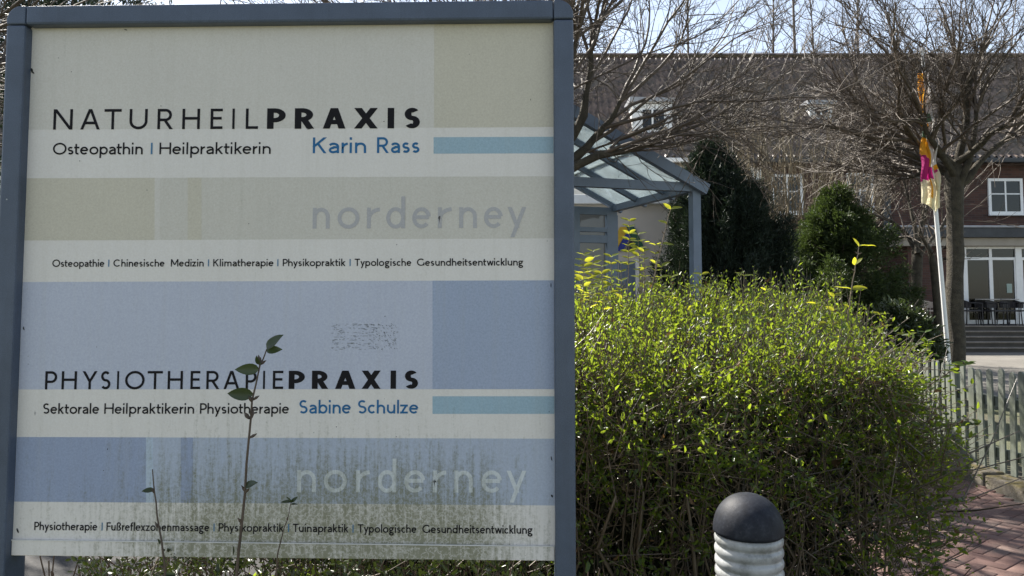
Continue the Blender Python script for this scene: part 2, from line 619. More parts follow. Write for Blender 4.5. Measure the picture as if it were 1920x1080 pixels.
def ribbon(pts, cut, w):
    p = np.array(pts, float)
    keep = [0] + [i for i in range(1, len(p)) if np.linalg.norm(p[i] - p[i - 1]) > 1e-5]
    p = p[keep]
    n = len(p)
    closed = n > 8 and np.linalg.norm(p[0] - p[-1]) < 1e-4
    h = w / 2
    l, r = [], []
    for i in range(n):
        a = p[i] - p[i - 1] if i > 0 else (p[-1] - p[-2] if closed else p[1] - p[0])
        b = p[i + 1] - p[i] if i < n - 1 else (p[1] - p[0] if closed else p[-1] - p[-2])
        a = a / np.linalg.norm(a); b = b / np.linalg.norm(b)
        t = a + b
        t = t / (np.linalg.norm(t) + 1e-9)
        nn = np.array((-t[1], t[0]))
        k = h / max(0.5, abs(np.dot(nn, np.array((-a[1], a[0])))))
        q0, q1 = p[i] + nn * k, p[i] - nn * k
        if cut == 'h' and i in (0, n - 1):
            dd = b if i == 0 else a
            q0 = q0 + dd * ((p[i][1] - q0[1]) / dd[1])
            q1 = q1 + dd * ((p[i][1] - q1[1]) / dd[1])
        l.append(q0); r.append(q1)
    return l, r


class Text:
    def __init__(self):
        self.v, self.q, self.k, self.runs = [], [], 0, []

    def begin(self):
        self.v, self.q = [], []
        self.runs.append((self.v, self.q))

    def glyph(self, c, W, w, fmap):
        for pts, cut in glyph(c, W, w):
            l, r = ribbon(pts, cut, w)
            dep = 0.0008 + 0.00003 * (self.k % 4)
            self.k += 1
            b = len(self.v)
            for a, c2 in zip(l, r):
                for q in (a, c2):
                    x, z = fmap(q)
                    self.v.append((x, REC - dep, z))
            for i in range(len(l) - 1):
                self.q.append((b + 2 * i, b + 2 * i + 1, b + 2 * i + 3, b + 2 * i + 2))

    def run(self, u0, v0, u1, v1, cap, w):
        """map from letter units to the sign for a baseline from (u0,v0) to (u1,v1), cap height in px"""
        a = np.array(sg(u0, v0, REC)); b = np.array(sg(u1, v1, REC)); t = np.array(sg(u0, v0 - cap, REC))
        ez = t - a
        ez = np.array((ez[0] * 0.0, ez[1]))
        return a, (b - a), ez

    def word(self, s, u0, v0, u1, v1, cap, w=.142, gap=.12):
        self.begin()
        a, ex, ez = self.run(u0, v0, u1, v1, cap, w)
        ws = [LW[c] if c not in 'il' else w for c in s]
        gaps = []
        for c, d in zip(s, s[1:]):
            q = gap
            if c in 'rtfkyTFxwvP' or d in 'tyfxwz': q *= .45
            if c in 'oepcbO' or d in 'oecdg': q *= .72
            gaps.append(q)
        tot = sum(ws) + sum(gaps)
        x = 0
        sc = np.linalg.norm(ez) / 1.0
        kx = (np.linalg.norm(ex) / sc) / tot           # stretch to the measured length
        for i, c in enumerate(s):
            W = ws[i] * kx if c not in 'il' else w
            x0 = x

            def fm(q, x0=x0):
                pt = a + ex * ((x0 + q[0]) * sc / np.linalg.norm(ex)) + ez * q[1]
                return pt[0], pt[1]
            self.glyph(c, W, w, fm)
            x += ws[i] * kx + (gaps[i] * kx if i < len(gaps) else 0)

    def spaced(self, items, v0, u_ref0, v1, u_ref1, cap, w, k=1.0):
        """letters each with its measured left and right edge"""
        self.begin()
        for c, ua, ub in items:
            va = v0 + (v1 - v0) * (ua - u_ref0) / (u_ref1 - u_ref0)
            vb = v0 + (v1 - v0) * (ub - u_ref0) / (u_ref1 - u_ref0)
            a, ex, ez = self.run(ua, va, ub, vb, cap, w)
            W = np.linalg.norm(ex) / np.linalg.norm(ez) / k

            def fm(q, W=W, a=a, ex=ex, ez=ez):
                pt = a + ex * (q[0] / W) + ez * q[1]
                return pt[0], pt[1]
            self.glyph(c, W, min(w, W) if c not in 'I|' else W, fm)

    def build(self, mat, parent, label=None):
        for v_, q_ in self.runs:
            o = np_mesh('lettering', v_, q_, mat, parent)
            if label and len(self.runs) < 3: o['label'] = label


# ------------------------------------------------------------------ ground, paths
gr, nn_, gb = new_mat('earth_and_grass')
f1 = noise(nn_, 0.5, 6, 0.6)
f2 = noise(nn_, 9, 6, 0.7)
gc = ramp(nn_, math_(nn_, 'ADD', math_(nn_, 'MULTIPLY', f1, 0.6), math_(nn_, 'MULTIPLY', f2, 0.4)), [(0.38, (0.085, 0.07, 0.05)), (0.52, (0.09, 0.10, 0.045)), (0.64, (0.15, 0.14, 0.10))])
nn_.links.new(gc, gb.inputs['Base Color'])
gb.inputs['Roughness'].default_value = 0.95
bump(nn_, gb, noise(nn_, 40, 6, 0.8), 0.8, 0.03)
M['earth'] = gr


def sheet(name, x0, x1, y0, y1, dz, mat, step=0.8):
    ys = np.unique(np.concatenate([np.arange(y0, min(y1, 30), step), [y1]]))
    v = []
    for y in ys:
        v += [(x0, y, gz(y) + dz), (x1, y, gz(y) + dz)]
    q = [(2 * i, 2 * i + 1, 2 * i + 3, 2 * i + 2) for i in range(len(ys) - 1)]
    return np_mesh(name, v, q, mat)


tag(sheet('ground', -600, 600, -40, 900, 0, M['earth']), kind='structure')
M['asphalt'] = plain('worn_asphalt', (0.036, 0.035, 0.034), 0.9, 0.2, 3, 0.6, 0.01, fine=90)
tag(sheet('road', -30, -0.25, 3.1, 9.5, 0.004, M['asphalt']), kind='structure')
M['paving'] = plain('pale_paving', (0.15, 0.14, 0.122), 0.85, 0.22, 1.2, 0.4, 0.01, fine=30)
tag(sheet('terrace', 4.9, 30, 12.6, 22.0, 0.006, M['paving']), kind='structure')

# brick path in herringbone bond
pm, pn, pb = new_mat('clay_pavers')
isl = N(pn, 'ShaderNodeNewGeometry').outputs['Random Per Island']
pc = ramp(pn, isl, [(0.0, (0.090, 0.047, 0.039)), (0.5, (0.118, 0.064, 0.052)), (1.0, (0.148, 0.088, 0.072))])
pc = mixc(pn, math_(pn, 'MULTIPLY', smooth(pn, noise(pn, 2.2, 6, 0.7), 0.42, 0.75), 0.55), pc, (0.20, 0.165, 0.135))
pc = mixc(pn, 0.6, pc, ramp(pn, noise(pn, 160, 3, 0.6), [(0.3, (0.3, 0.3, 0.3)), (0.7, (0.7, 0.7, 0.7))]), 'OVERLAY')
pn.links.new(pc, pb.inputs['Base Color'])
pb.inputs['Roughness'].default_value = 0.8
bump(pn, pb, noise(pn, 120, 4), 0.35, 0.003)
M['paver'] = pm
M['sand'] = plain('joint_sand', (0.055, 0.05, 0.042), 0.95, 0.3, 20, 0.3)

FENCE = [(4.47, 5.6), (4.41, 6.7), (4.35, 7.45), (4.37, 7.8), (4.60, 9.1), (5.1, 10.5), (5.9, 12.0), (6.9, 13.2)]


def fence_pt(s):
    """point and direction at the arc length s along the fence"""
    for a, b in zip(FENCE, FENCE[1:]):
        d = math.dist(a, b)
        if s <= d:
            t = s / d
            return a[0] + (b[0] - a[0]) * t, a[1] + (b[1] - a[1]) * t, math.atan2(b[1] - a[1], b[0] - a[0])
        s -= d
    return (*FENCE[-1], 0)


FLEN = sum(math.dist(a, b) for a, b in zip(FENCE, FENCE[1:]))


def fence_x(y):
    for a, b in zip(FENCE, FENCE[1:]):
        if y <= b[1]: return a[0] + (b[0] - a[0]) * (y - a[1]) / (b[1] - a[1])
    return FENCE[-1][0]


def path_mesh():
    v, q = [], []
    bl, bw, gp = 0.2, 0.1, 0.005
    ang = R(38)
    ca, sa = math.cos(ang), math.sin(ang)
    # explicit: row r, brick n
    for r in range(-110, 130):
        for n in range(-60, 70):
            hx, hy = r * bw + n * 2 * bl, r * bw
            for x0, y0, lx, ly in ((hx, hy, bl, bw), (hx - bw, hy, bw, bl)):
                lx_, ly_ = lx - gp, ly - gp
                cx, cy = x0 + lx / 2, y0 + ly / 2
                X, Y = cx * ca - cy * sa + 2.8, cx * sa + cy * ca + 5
                if not (1.2 < Y < 13.0): continue
                hi = min(fence_x(Y) - 0.30, 5.4)
                lo = 1.05 if Y < 6 else 0.35
                if not (lo < X < hi): continue
                b0 = len(v)
                jz = random.uniform(-0.0025, 0.0025)
                tx, ty = random.uniform(-.01, .01), random.uniform(-.01, .01)
                for inset, z in ((0, -0.02), (0, 0.010), (0.004, 0.014)):
                    for sx, sy in ((-1, -1), (1, -1), (1, 1), (-1, 1)):
                        px, py = sx * (lx_ / 2 - inset), sy * (ly_ / 2 - inset)
                        v.append((X + px * ca - py * sa, Y + px * sa + py * ca, z + jz + px * tx + py * ty + gz(Y)))
                for ring in (0, 4):
                    for k in range(4):
                        q.append((b0 + ring + k, b0 + ring + (k + 1) % 4, b0 + ring + 4 + (k + 1) % 4, b0 + ring + 4 + k))
                q.append((b0 + 8, b0 + 9, b0 + 10, b0 + 11))
    return v, q


pv, pq = path_mesh()
tag(np_mesh('path', pv, pq, M['paver']), kind='structure')
tag(sheet('path_bed', 0.3, 4.2, 1.1, 13.2, 0.004, M['sand']), kind='structure')

# mossy kerb along the fence
km, kn, kb = new_mat('mossy_stone')
kc = ramp(kn, noise(kn, 7, 6, 0.7), [(0.35, (0.085, 0.075, 0.06)), (0.6, (0.17, 0.15, 0.12))])
nz = N(kn, 'ShaderNodeNewGeometry')
nzs = N(kn, 'ShaderNodeSeparateXYZ')
kn.links.new(nz.outputs['Normal'], nzs.inputs[0])
ms = math_(kn, 'MULTIPLY', smooth(kn, noise(kn, 11, 5, 0.7), 0.42, 0.58), math_(kn, 'ADD', math_(kn, 'MULTIPLY', nzs.outputs[2], 0.7), 0.3, True))
kc = mixc(kn, ms, kc, (0.10, 0.08, 0.025))
kn.links.new(kc, kb.inputs['Base Color'])
kb.inputs['Roughness'].default_value = 0.95
bump(kn, kb, noise(kn, 45, 6, 0.75), 0.9, 0.02)
M['moss'] = km
mb = MB()
s = 0.0
while s < FLEN - 0.8:
    x, y, a = fence_pt(s + 0.3)
    ln = 0.62
    nx, ny = -math.sin(a), math.cos(a)
    h = 0.125 + random.uniform(-.012, .012)
    cx, cy = x + nx * 0.17, y + ny * 0.17
    mb.box(cx - ln / 2, cx + ln / 2, cy - 0.10, cy + 0.11, -0.1 + gz(y), h + gz(y), 0.018, a + random.uniform(-.02, .02), (cx, cy, 0))
    s += ln + 0.012
tag(mb.build('kerb', M['moss']), kind='structure')

# ------------------------------------------------------------------ the sign
sign = empty('information_sign', SO, -TH)
tag(sign, 'large weathered practice sign in a grey blue metal frame, printed in beige and blue bands', 'sign')
xl0 = sg(10.4, 63)[0]; xl1 = xl0 + 0.050
xr1 = sg(1075.5, 120)[0]; xr0 = xr1 - 0.050
zt = sg(540, 4.5)[1]; zt0 = zt - 0.050
DEP = 0.085
zb = sg(540, 1036, REC)[1]


def fprism(poly, name, parent, bev=0.006):
    m = MB()
    m.prism(poly, 'y', 0, DEP)
    return m.build(name, M['frame'], parent, bevel=bev)


sm = 0.0006
for a, b in ((xl0, xl1), (xr0, xr1)):
    fprism([(a, -0.05), (b, -0.05), (b, zt0 - sm), (a, zt0 - sm)], 'post', sign)
fprism([(xl1 + sm, zt0), (xr0 - sm, zt0), (xr0 - sm, zt), (xl1 + sm, zt)], 'top_rail', sign)
rc = 0.038
fprism([(xl1 - sm, zt0 + sm), (xl1 - sm, zt)] + [(xl0 + rc + rc * math.cos(R(t)), zt - rc + rc * math.sin(R(t))) for t in range(90, 181, 15)] + [(xl0, zt0 + sm)], 'corner_piece', sign, 0.004)
fprism([(xr0 + sm, zt0 + sm), (xr0 + sm, zt)] + [(xr1 - rc + rc * math.cos(R(t)), zt - rc + rc * math.sin(R(t))) for t in range(90, -1, -15)] + [(xr1, zt0 + sm)], 'corner_piece', sign, 0.004)
m = MB()
m.box(xl1 - 0.004, xr0 + 0.004, REC, REC + 0.03, zb, zt0 + 0.004)
panel = m.build('panel', M['paper'], sign)
m = MB()
zl = [sg(25, 1011, REC), sg(1037, 1023, REC)]
m.prism([(xl1 + .001, zb - .012), (xr0 - .001, zb - .012), (xr0 - .001, zl[1][1] - .001), (xl1 + .001, zl[0][1] - .001)], 'y', REC - 0.006, REC + 0.032)
rail = m.build('bottom_rail', M['paper'], sign, bevel=0.0015)
m = MB()
m.beam((xl1 + .001, REC - .006, zl[0][1]), (xr0 - .001, REC - .006, zl[1][1]), .003, .0022)
m.build('highlight_lip', M['highlight_lip'], rail)  # pale bead paints in the thin highlight along the top of the rail


def band(pts, mat, dep=0.0002):
    loc = [sg(u, v, REC) for u, v in pts]
    loc = [(min(max(x, xl1 + .0005), xr0 - .0005), min(z, zt0 - .0005)) for x, z in loc]
    m_ = MB()
    m_.quad(*[(x, REC - dep, z) for x, z in loc])
    o = m_.build('colour_band', M[mat], panel)
    return o


def yl(y0, y1, u):          # height of a print edge at u, given its left and right heights
    return y0 + (y1 - y0) * (u - 40) / 995


def hb(u0, u1, t, b, mat, dep=0.0002):
    return band([(u0, yl(*t, u0)), (u1, yl(*t, u1)), (u1, yl(*b, u1)), (u0, yl(*b, u0))], mat, dep)


TOP, E1, E2, E3, E4, E5, E6, E7 = (40, 36), (243.2, 238), (334.4, 330.4), (450.7, 446.9), (528.7, 525.6), (730, 729.6), (819.3, 822.6), (940.5, 947.7)
hb(0, 1040, TOP, E1, 'beige')
hb(814, 1040, TOP, E1, 'beige2', 0.0004)
hb(813, 1040, (260, 256.5), (290.5, 287.5), 'aqua')
hb(0, 1040, E2, E3, 'beige3')
hb(0, 290, E2, E3, 'beige2', 0.0004)
hb(290, 300, E2, E3, 'beige', 0.0004)
hb(352, 378, E2, E3, 'beige2', 0.0004)
hb(0, 1040, E4, E5, 'lblue')
hb(811, 1040, E4, E5, 'mblue', 0.0004)
hb(811, 1040, (743, 743), (776, 776), 'aqua')
hb(0, 1040, E6, E7, 'sblue')
hb(0, 274, E6, E7, 'dblue', 0.0004)
hb(274, 287, E6, E7, 'pblue', 0.0004)
hb(339, 362, E6, E7, 'dblue', 0.0004)

Z1 = lambda it: [(c, a / 3.176, b / 3.176) for c, a, b in it]
Z2 = lambda it: [(c, 540 + a / 3.176, 540 + b / 3.176) for c, a, b in it]
Z5 = lambda it: [(c, a / 2.454, b / 2.454) for c, a, b in it]
Z6 = lambda it: [(c, 540 + a / 2.454, 540 + b / 2.454) for c, a, b in it]
t = Text()
t.spaced(Z1([('N', 317, 432), ('A', 478, 595), ('T', 620, 722), ('U', 770, 878), ('R', 937, 1030), ('H', 1085, 1190), ('E', 1253, 1325), ('I', 1383, 1397), ('L', 1463, 1537)]), 243.2, 100, 240.6, 787, 38.2, .134)
t.spaced([('P', 500.6, 535.5)] + Z2([('R', 40, 158), ('A', 205, 345), ('X', 393, 535), ('I', 593, 632), ('S', 693, 785)]), 243.2, 100, 240.6, 787, 38.4, .215, 1.5)
t.build(M['ink'], panel, 'black capitals reading NATURHEILPRAXIS')
t = Text()
t.word('Osteopathin', 99.2, 290, 267.6, 289.5, 22)
t.word('Heilpraktikerin', 299, 289.4, 507.6, 288.6, 22)
t.build(M['ink'], panel)
t = Text()
t.word('Karin', 586.6, 287.4, 686.4, 287, 29.6)
t.word('Rass', 706.9, 287, 786.5, 286.6, 29.6)
t.build(M['blue_ink'], panel, 'blue name reading Karin Rass')
t = Text()
ZN = [('n', 147, 248), ('o', 295, 425), ('r', 470, 555), ('d', 585, 697), ('e', 740, 850), ('r', 893, 983), ('n', 1020, 1125), ('e', 1168, 1280), ('y', 1307, 1420)]
t.spaced(Z2(ZN), 428.7, 586, 427.2, 987, 58.5, .122)
t.build(M['grey_ink'], panel, 'large grey word norderney')
t = Text()
B5 = lambda u: 500.4 + (497.9 - 500.4) * (u - 98) / 883
for s_, a, b in (('Osteopathie', 98.2, 195.8), ('Chinesische', 212.8, 308.6), ('Medizin', 320.5, 382), ('Klimatherapie', 399.9, 513), ('Physikopraktik', 530.3, 647.7), ('Typologische', 665, 771.4), ('Gesundheitsentwicklung', 781.8, 980.8)):
    t.word(s_, a, B5(a), b, B5(b), 13.7, .15)
t.build(M['ink'], panel)
t = Text()
for u in (204, 391, 521, 656.5):
    t.spaced([('|', u - 1, u + 1)], B5(u), u - 1, B5(u), u + 1, 13.2, 1)
t.spaced([('|', 282.7, 286)], 289.3, 282, 289.3, 286, 21.5, 1)
t.build(M['pale_blue_ink'], panel)
t = Text()
t.spaced(Z5([('P', 207, 262), ('H', 283, 353), ('Y', 378, 447), ('S', 463, 508), ('I', 538, 547), ('O', 575, 665), ('T', 678, 748), ('H', 771, 841), ('E', 876, 921), ('R', 949, 1010), ('A', 1028, 1102), ('P', 1130, 1180), ('I', 1210, 1219), ('E', 1255, 1303)]), 730.2, 84, 728.8, 784, 34.2, .136)
t.spaced(Z6([('P', 3, 77), ('R', 110, 187), ('A', 215, 312), ('X', 338, 427), ('I', 472, 497), ('S', 537, 598)]), 730.2, 84, 728.8, 784, 34.2, .215, 1.5)
t.build(M['ink'], panel, 'black capitals reading PHYSIOTHERAPIEPRAXIS')
t = Text()
t.word('Sektorale', 80.7, 775.8, 186, 775.8, 19.7)
t.word('Heilpraktikerin', 195.6, 775.8, 364, 775.6, 19.7)
t.word('Physiotherapie', 375, 775.6, 542, 775.4, 19.7)
t.build(M['ink'], panel)
t = Text()
t.word('Sabine', 561, 775.3, 658, 775.3, 25.2)
t.word('Schulze', 671, 775.3, 784.5, 775.3, 25.2)
t.build(M['blue_ink'], panel, 'blue name reading Sabine Schulze')
t = Text()
t.spaced(Z6([('n', 42, 128), ('o', 165, 270), ('r', 313, 383), ('d', 413, 498), ('e', 535, 632), ('r', 667, 735), ('n', 766, 850), ('e', 890, 985), ('y', 1005, 1098)]), 922.6, 557, 923.6, 987, 62, .12)
t.build(M['white_ink'], panel, 'large pale word norderney, half hidden by algae')
t = Text()
B10 = lambda u: 993.7 + (1000.8 - 993.7) * (u - 64) / 934
for s_, a, b in (('Physiotherapie', 64.4, 182.6), ('Fußreflexzonenmassage', 199.7, 392.4), ('Physikopraktik', 410, 531.8), ('Tuinapraktik', 549, 653.3), ('Typologische', 671, 781), ('Gesundheitsentwicklung', 792, 998.4)):
    t.word(s_, a, B10(a), b, B10(b), 15.6, .145)
t.build(M['ink'], panel)
t = Text()
for u in (191.5, 401.4, 541, 662):
    t.spaced([('|', u - 1, u + 1)], B10(u), u - 1, B10(u), u + 1, 15, 1)
t.build(M['pale_blue_ink'], panel)

# rubbed-off sticker and stuck bits of dirt
M['residue'] = plain('old_glue', (0.16, 0.17, 0.18), 0.8, 0.5, 60, 0)
M['grit'] = plain('dark_grit', (0.02, 0.02, 0.02), 0.8, 0.3, 60, 0)
v, q = [], []


def fleck(u, vv, lu, lv, ang, dep):
    x, z = sg(u, vv, REC)
    k = 1.9 / F
    b = len(v)
    n = 6
    for i in range(n):
        a = 2 * math.pi * i / n
        px, pz = lu * math.cos(a) * random.uniform(.6, 1.1), lv * math.sin(a) * random.uniform(.6, 1.1)
        v.append((x + k * (px * math.cos(ang) - pz * math.sin(ang)), REC - dep, z + k * (px * math.sin(ang) + pz * math.cos(ang))))
    q.append((b, b + 1, b + 2, b + 3)); q.append((b, b + 3, b + 4, b + 5))


for i in range(420):
    fx, fy = random.random(), random.random()
    u = 623 + 123 * fx
    vv = 607 + 50 * fy
    row = math.sin(fy * 44) > 0.0
    if not row and random.random() < .75: continue
    if fx > .62:
        fleck(u, vv, random.uniform(1.0, 3.2), random.uniform(.3, .7), -0.7 + random.uniform(-.4, .4), .0006 + i * 1e-6)
    else:
        fleck(u, vv, random.uniform(1.5, 5), random.uniform(.25, .6), random.uniform(-.12, .12), .0006 + i * 1e-6)
np_mesh('sticker_residue', v, q, M['residue'], panel)
for u, vv, a, b, c in ((995, 187, .8, 2.6, .2), (60, 131, 3, 4, .3), (62, 136, 2, 5, 1), (236, 56, 4, 1, -.3), (110, 109, 1, 1, 0), (720, 228, 1.2, 1.2, 0), (45, 616, 1.5, 5, .3), (202, 842, .9, 2, .2),
                       (1026, 452, 1, 1, 0), (580, 242, 5, .7, .1), (1034, 860, 1.5, 5, .2), (1035, 930, 2, 4, .4), (34, 995, 2, 6, .4), (150, 302, .7, 1.5, .3), (66, 775, .6, 5, 0), (880, 102, .8, .8, 0), (1033, 535, 1, 5, 0)):
    v, q = [], []
    fleck(u, vv, a, b, c, .0012)
    np_mesh('dirt_speck', v, q, M['grit'], panel)

# ------------------------------------------------------------------ bollard light
gm_, gn, gbs = new_mat('dark_speckled_paint')
gtc = N(gn, 'ShaderNodeTexCoord').outputs['Object']
gcol = ramp(gn, noise(gn, 30, 7, .75, gtc), [(.32, (.006, .007, .011)), (.55, (.014, .017, .025)), (.72, (.036, .041, .052))])
gsp = N(gn, 'ShaderNodeSeparateXYZ'); gge = N(gn, 'ShaderNodeNewGeometry'); gn.links.new(gge.outputs['Normal'], gsp.inputs[0])
gcol = mixc(gn, math_(gn, 'MULTIPLY', smooth(gn, noise(gn, 75, 5, .8, gtc), .52, .72), .4), gcol, (.06, .064, .074))
gn.links.new(gcol, gbs.inputs['Base Color']); gbs.inputs['Roughness'].default_value = .6; gbs.inputs['Specular IOR Level'].default_value = .25
bump(gn, gbs, noise(gn, 130, 4, .6, gtc), .25, .002)
M['granite'] = gm_
fm_, fn, fb = new_mat('frosted_acrylic')
fb.inputs['Base Color'].default_value = (0.72, 0.74, 0.75, 1)
fb.inputs['Roughness'].default_value = 0.3
fb.inputs['Subsurface Weight'].default_value = 0.25
fb.inputs['Subsurface Radius'].default_value = (.02, .02, .02)
fn.links.new(ramp(fn, noise(fn, 14, 5, .7), [(.32, (.17, .175, .165)), (.5, (.33, .34, .34)), (.7, (.45, .46, .465))]), fb.inputs['Base Color'])
M['frost'] = fm_
BY = 2.2
bc = P(1402, 925, BY)
bol = empty('bollard_light', (bc.x, BY, 0))
tag(bol, 'bollard light with dark domed cap and white ribbed lens in front of the hedge', 'bollard light')
zd = bc.z
rad = 0.0965
hc = 0.099
m = MB()
prof = [(0.0006, zd)] + [(rad * math.sin(R(a)) ** 0.92, zd - hc + hc * math.cos(R(a))) for a in range(6, 91, 6)] + [(rad, zd - hc - 0.006), (rad - .004, zd - hc - 0.009), (rad * .80, zd - hc - .009)]
m.lathe(prof, 64)
m.build('cap', M['granite'], bol, True)
m = MB()
pr = []
z = zd - hc - .010
for i in range(9):
    pr += [(rad * .915, z - .002), (rad * .945, z - .005), (rad * .968, z - .010), (rad * .972, z - .015), (rad * .968, z - .020), (rad * .945, z - .025), (rad * .915, z - .028)]
    z -= .030
m.lathe(pr, 64)
m.build('lens', M['frost'], bol, True)
m = MB()
m.lathe([(rad * .97, z + .002), (rad * .97, .03), (rad * 1.25, .03), (rad * 1.25, 0)], 48)
m.build('column', M['granite'], bol, True)

# ------------------------------------------------------------------ hedge
M['hedge_leaf'] = leaf_mat('privet_leaf', (0.012, 0.024, 0.008), (0.058, 0.100, 0.022), (0.40, 0.53, 0.032), 0.44, 0.36, 0.42, 5)
M['shoot_leaf'] = leaf_mat('young_leaf', (0.10, 0.14, 0.03), (0.18, 0.21, 0.04), (0.66, 0.66, 0.04), 0.55, 0.4, 0.4, 6)
M['dark_leaf'] = leaf_mat('dark_oval_leaf', (0.020, 0.032, 0.014), (0.040, 0.055, 0.022), (0.10, 0.15, 0.02), 0.3, 0.35, 0.5, 6)
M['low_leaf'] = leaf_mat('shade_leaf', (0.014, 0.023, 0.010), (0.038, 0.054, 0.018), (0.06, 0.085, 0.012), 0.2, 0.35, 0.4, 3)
M['inner_leaf'] = leaf_mat('shaded_inner_leaf', (0.010, 0.014, 0.007), (0.030, 0.036, 0.014), (0.03, 0.04, 0.008), 0.1, 0.45, 0.3, 3)  # darkened, barely translucent leaf: the hedge's inner shade put into the colour
M['dead_leaf'] = leaf_mat('withered_leaf', (0.05, 0.032, 0.018), (0.14, 0.09, 0.045), (0.20, 0.11, 0.03), 0.25, 0.6, 0.3, 3)
M['stem'] = plain('privet_stem', (0.062, 0.048, 0.032), 0.36, 0.4, 25, 0.2, 0.002, spec=.7)
M['twig'] = plain('privet_twig', (0.12, 0.092, 0.06), 0.45, 0.35, 25, 0.2, 0.002)
M['dark_twig'] = plain('dark_twig', (0.075, 0.052, 0.036), 0.6, 0.3, 25, 0.2, 0.002)


def hedge_top(x, y):
    z = 1.34 + 0.25 * np.clip((y - 2.55) / 1.45, 0, 1) ** 0.7
    z = z - 0.13 * np.clip((x - 1.25 - .25 * np.clip(y - 2.6, 0, 1.4)) / .5, 0, 1) ** 1.5
    return z + 0.035 * np.sin(x * 9 + y * 4) + 0.025 * np.sin(x * 17 - y * 11)


def hedge_end(z):
    return 1.365 + 0.12 * np.exp(-((z - 0.95) / 0.33) ** 2) - 0.5 * np.clip((0.80 - z) / 0.5, 0, 1) - 0.03 * np.clip((z - 1.05) / .35, 0, 1)


def hedge_front(x, z):
    return 2.55 + 0.05 * np.sin(x * 7) + 0.10 * np.clip(0.8 - z, 0, 1) + 0.04 * np.sin(z * 13 + x * 5) + 0.25 * np.clip(x - 1.2, 0, 1) ** 1.2


hedge = empty('privet_hedge', (0.9, 3.2, 0))
tag(hedge, 'clipped privet hedge with sunlit yellow green top between the sign and the brick path', 'hedge')


def loc(parent, pts):
    return np.asarray(pts, float) - np.array(parent.location)


twigs = Tubes()
LP, LD, LS = [], [], []


def twig_field(base, d, length, nl, size, spread=0.8, tube=0.5, up=0.3):
    n = len(base)
    d = unit(d)
    for i in range(n):
        if rng.random() < tube:
            mid = base[i] + d[i] * length[i] * .5 + rng.normal(size=3) * length[i] * .05
            twigs.add([base[i] - d[i] * .05, mid, base[i] + d[i] * length[i]], [.0017, .0014, .0009], 3)
    for j in range(nl):
        t = (j + 0.6) / nl
        perp = unit(np.cross(d, rng.normal(size=(n, 3))))
        p = base + d * (length * t)[:, None] + perp * 0.002
        dd = unit(d * rng.uniform(.3, .9, (n, 1)) + perp * spread + np.array((0, 0, up)))
        LP.append(p); LD.append(dd)
        LS.append(size * rng.uniform(.45, 1.3, n) * np.where(rng.random(n) < .05, 1.4, 0.94) * (1 - .25 * t))


# top
n = 7600
x = rng.uniform(-0.85, 2.2, n); y = rng.uniform(2.55, 4.5, n)  # stretch hidden behind the sign is extended to shade the low shrub
ok = (y > 2.68) & (x < 1.33 + 0.40 * np.clip((y - 2.6) / 1.4, 0, 1))
x, y = x[ok], y[ok]; n = len(x)
b = np.stack([x, y, hedge_top(x, y) - np.abs(rng.normal(0, .12, n)) + .04 * np.sin(x * 23) * np.sin(y * 19)], 1)
d = np.stack([rng.normal(.05, .35, n), rng.normal(-.1, .35, n), rng.uniform(.5, 1.1, n)], 1)
twig_field(b, d, rng.uniform(.06, .22, n), 8, 0.0255, .8, .6, .25)
n2 = 900
sel = rng.integers(0, n, n2)
d = np.stack([rng.normal(.03, .2, n2), rng.normal(-.05, .2, n2), rng.uniform(.8, 1.2, n2)], 1)
twig_field(b[sel] + np.array((0, 0, .03)), d, rng.uniform(.12, .24, n2), 8, 0.024, .75, 1.0, .45)
# front face
n = 4200
x = rng.uniform(-0.85, 1.62, n); z = 0.30 + 1.08 * rng.beta(2.6, 1.0, n)
y = hedge_front(x, z) + np.abs(rng.normal(0, .09, n)) + .22 * np.clip((z - 1.12) / .26, 0, 1) ** 2
ok = x < hedge_end(z)
x, y, z = x[ok], y[ok], z[ok]; n = len(x)
b = np.stack([x, y + .03, z], 1)
d = np.stack([rng.normal(0, .5, n), rng.normal(-.6, .35, n), rng.normal(.45, .45, n)], 1)
twig_field(b, d, rng.uniform(.06, .20, n), 7, 0.028, .8, .7, .1)
# right end
n = 2000
z = 0.35 + 1.1 * rng.beta(1.8, 1.1, n); y = rng.uniform(2.65, 4.3, n)
x = hedge_end(z) - np.abs(rng.normal(0, .09, n)) + 0.34 * np.clip((y - 2.6) / 1.4, 0, 1)
b = np.stack([x, y, np.minimum(z, hedge_top(x, y))], 1)
d = np.stack([rng.normal(.6, .35, n), rng.normal(-.35, .4, n), rng.normal(.35, .45, n)], 1)
twig_field(b, d, rng.uniform(.06, .24, n), 7, 0.029, .8, .7, .1)
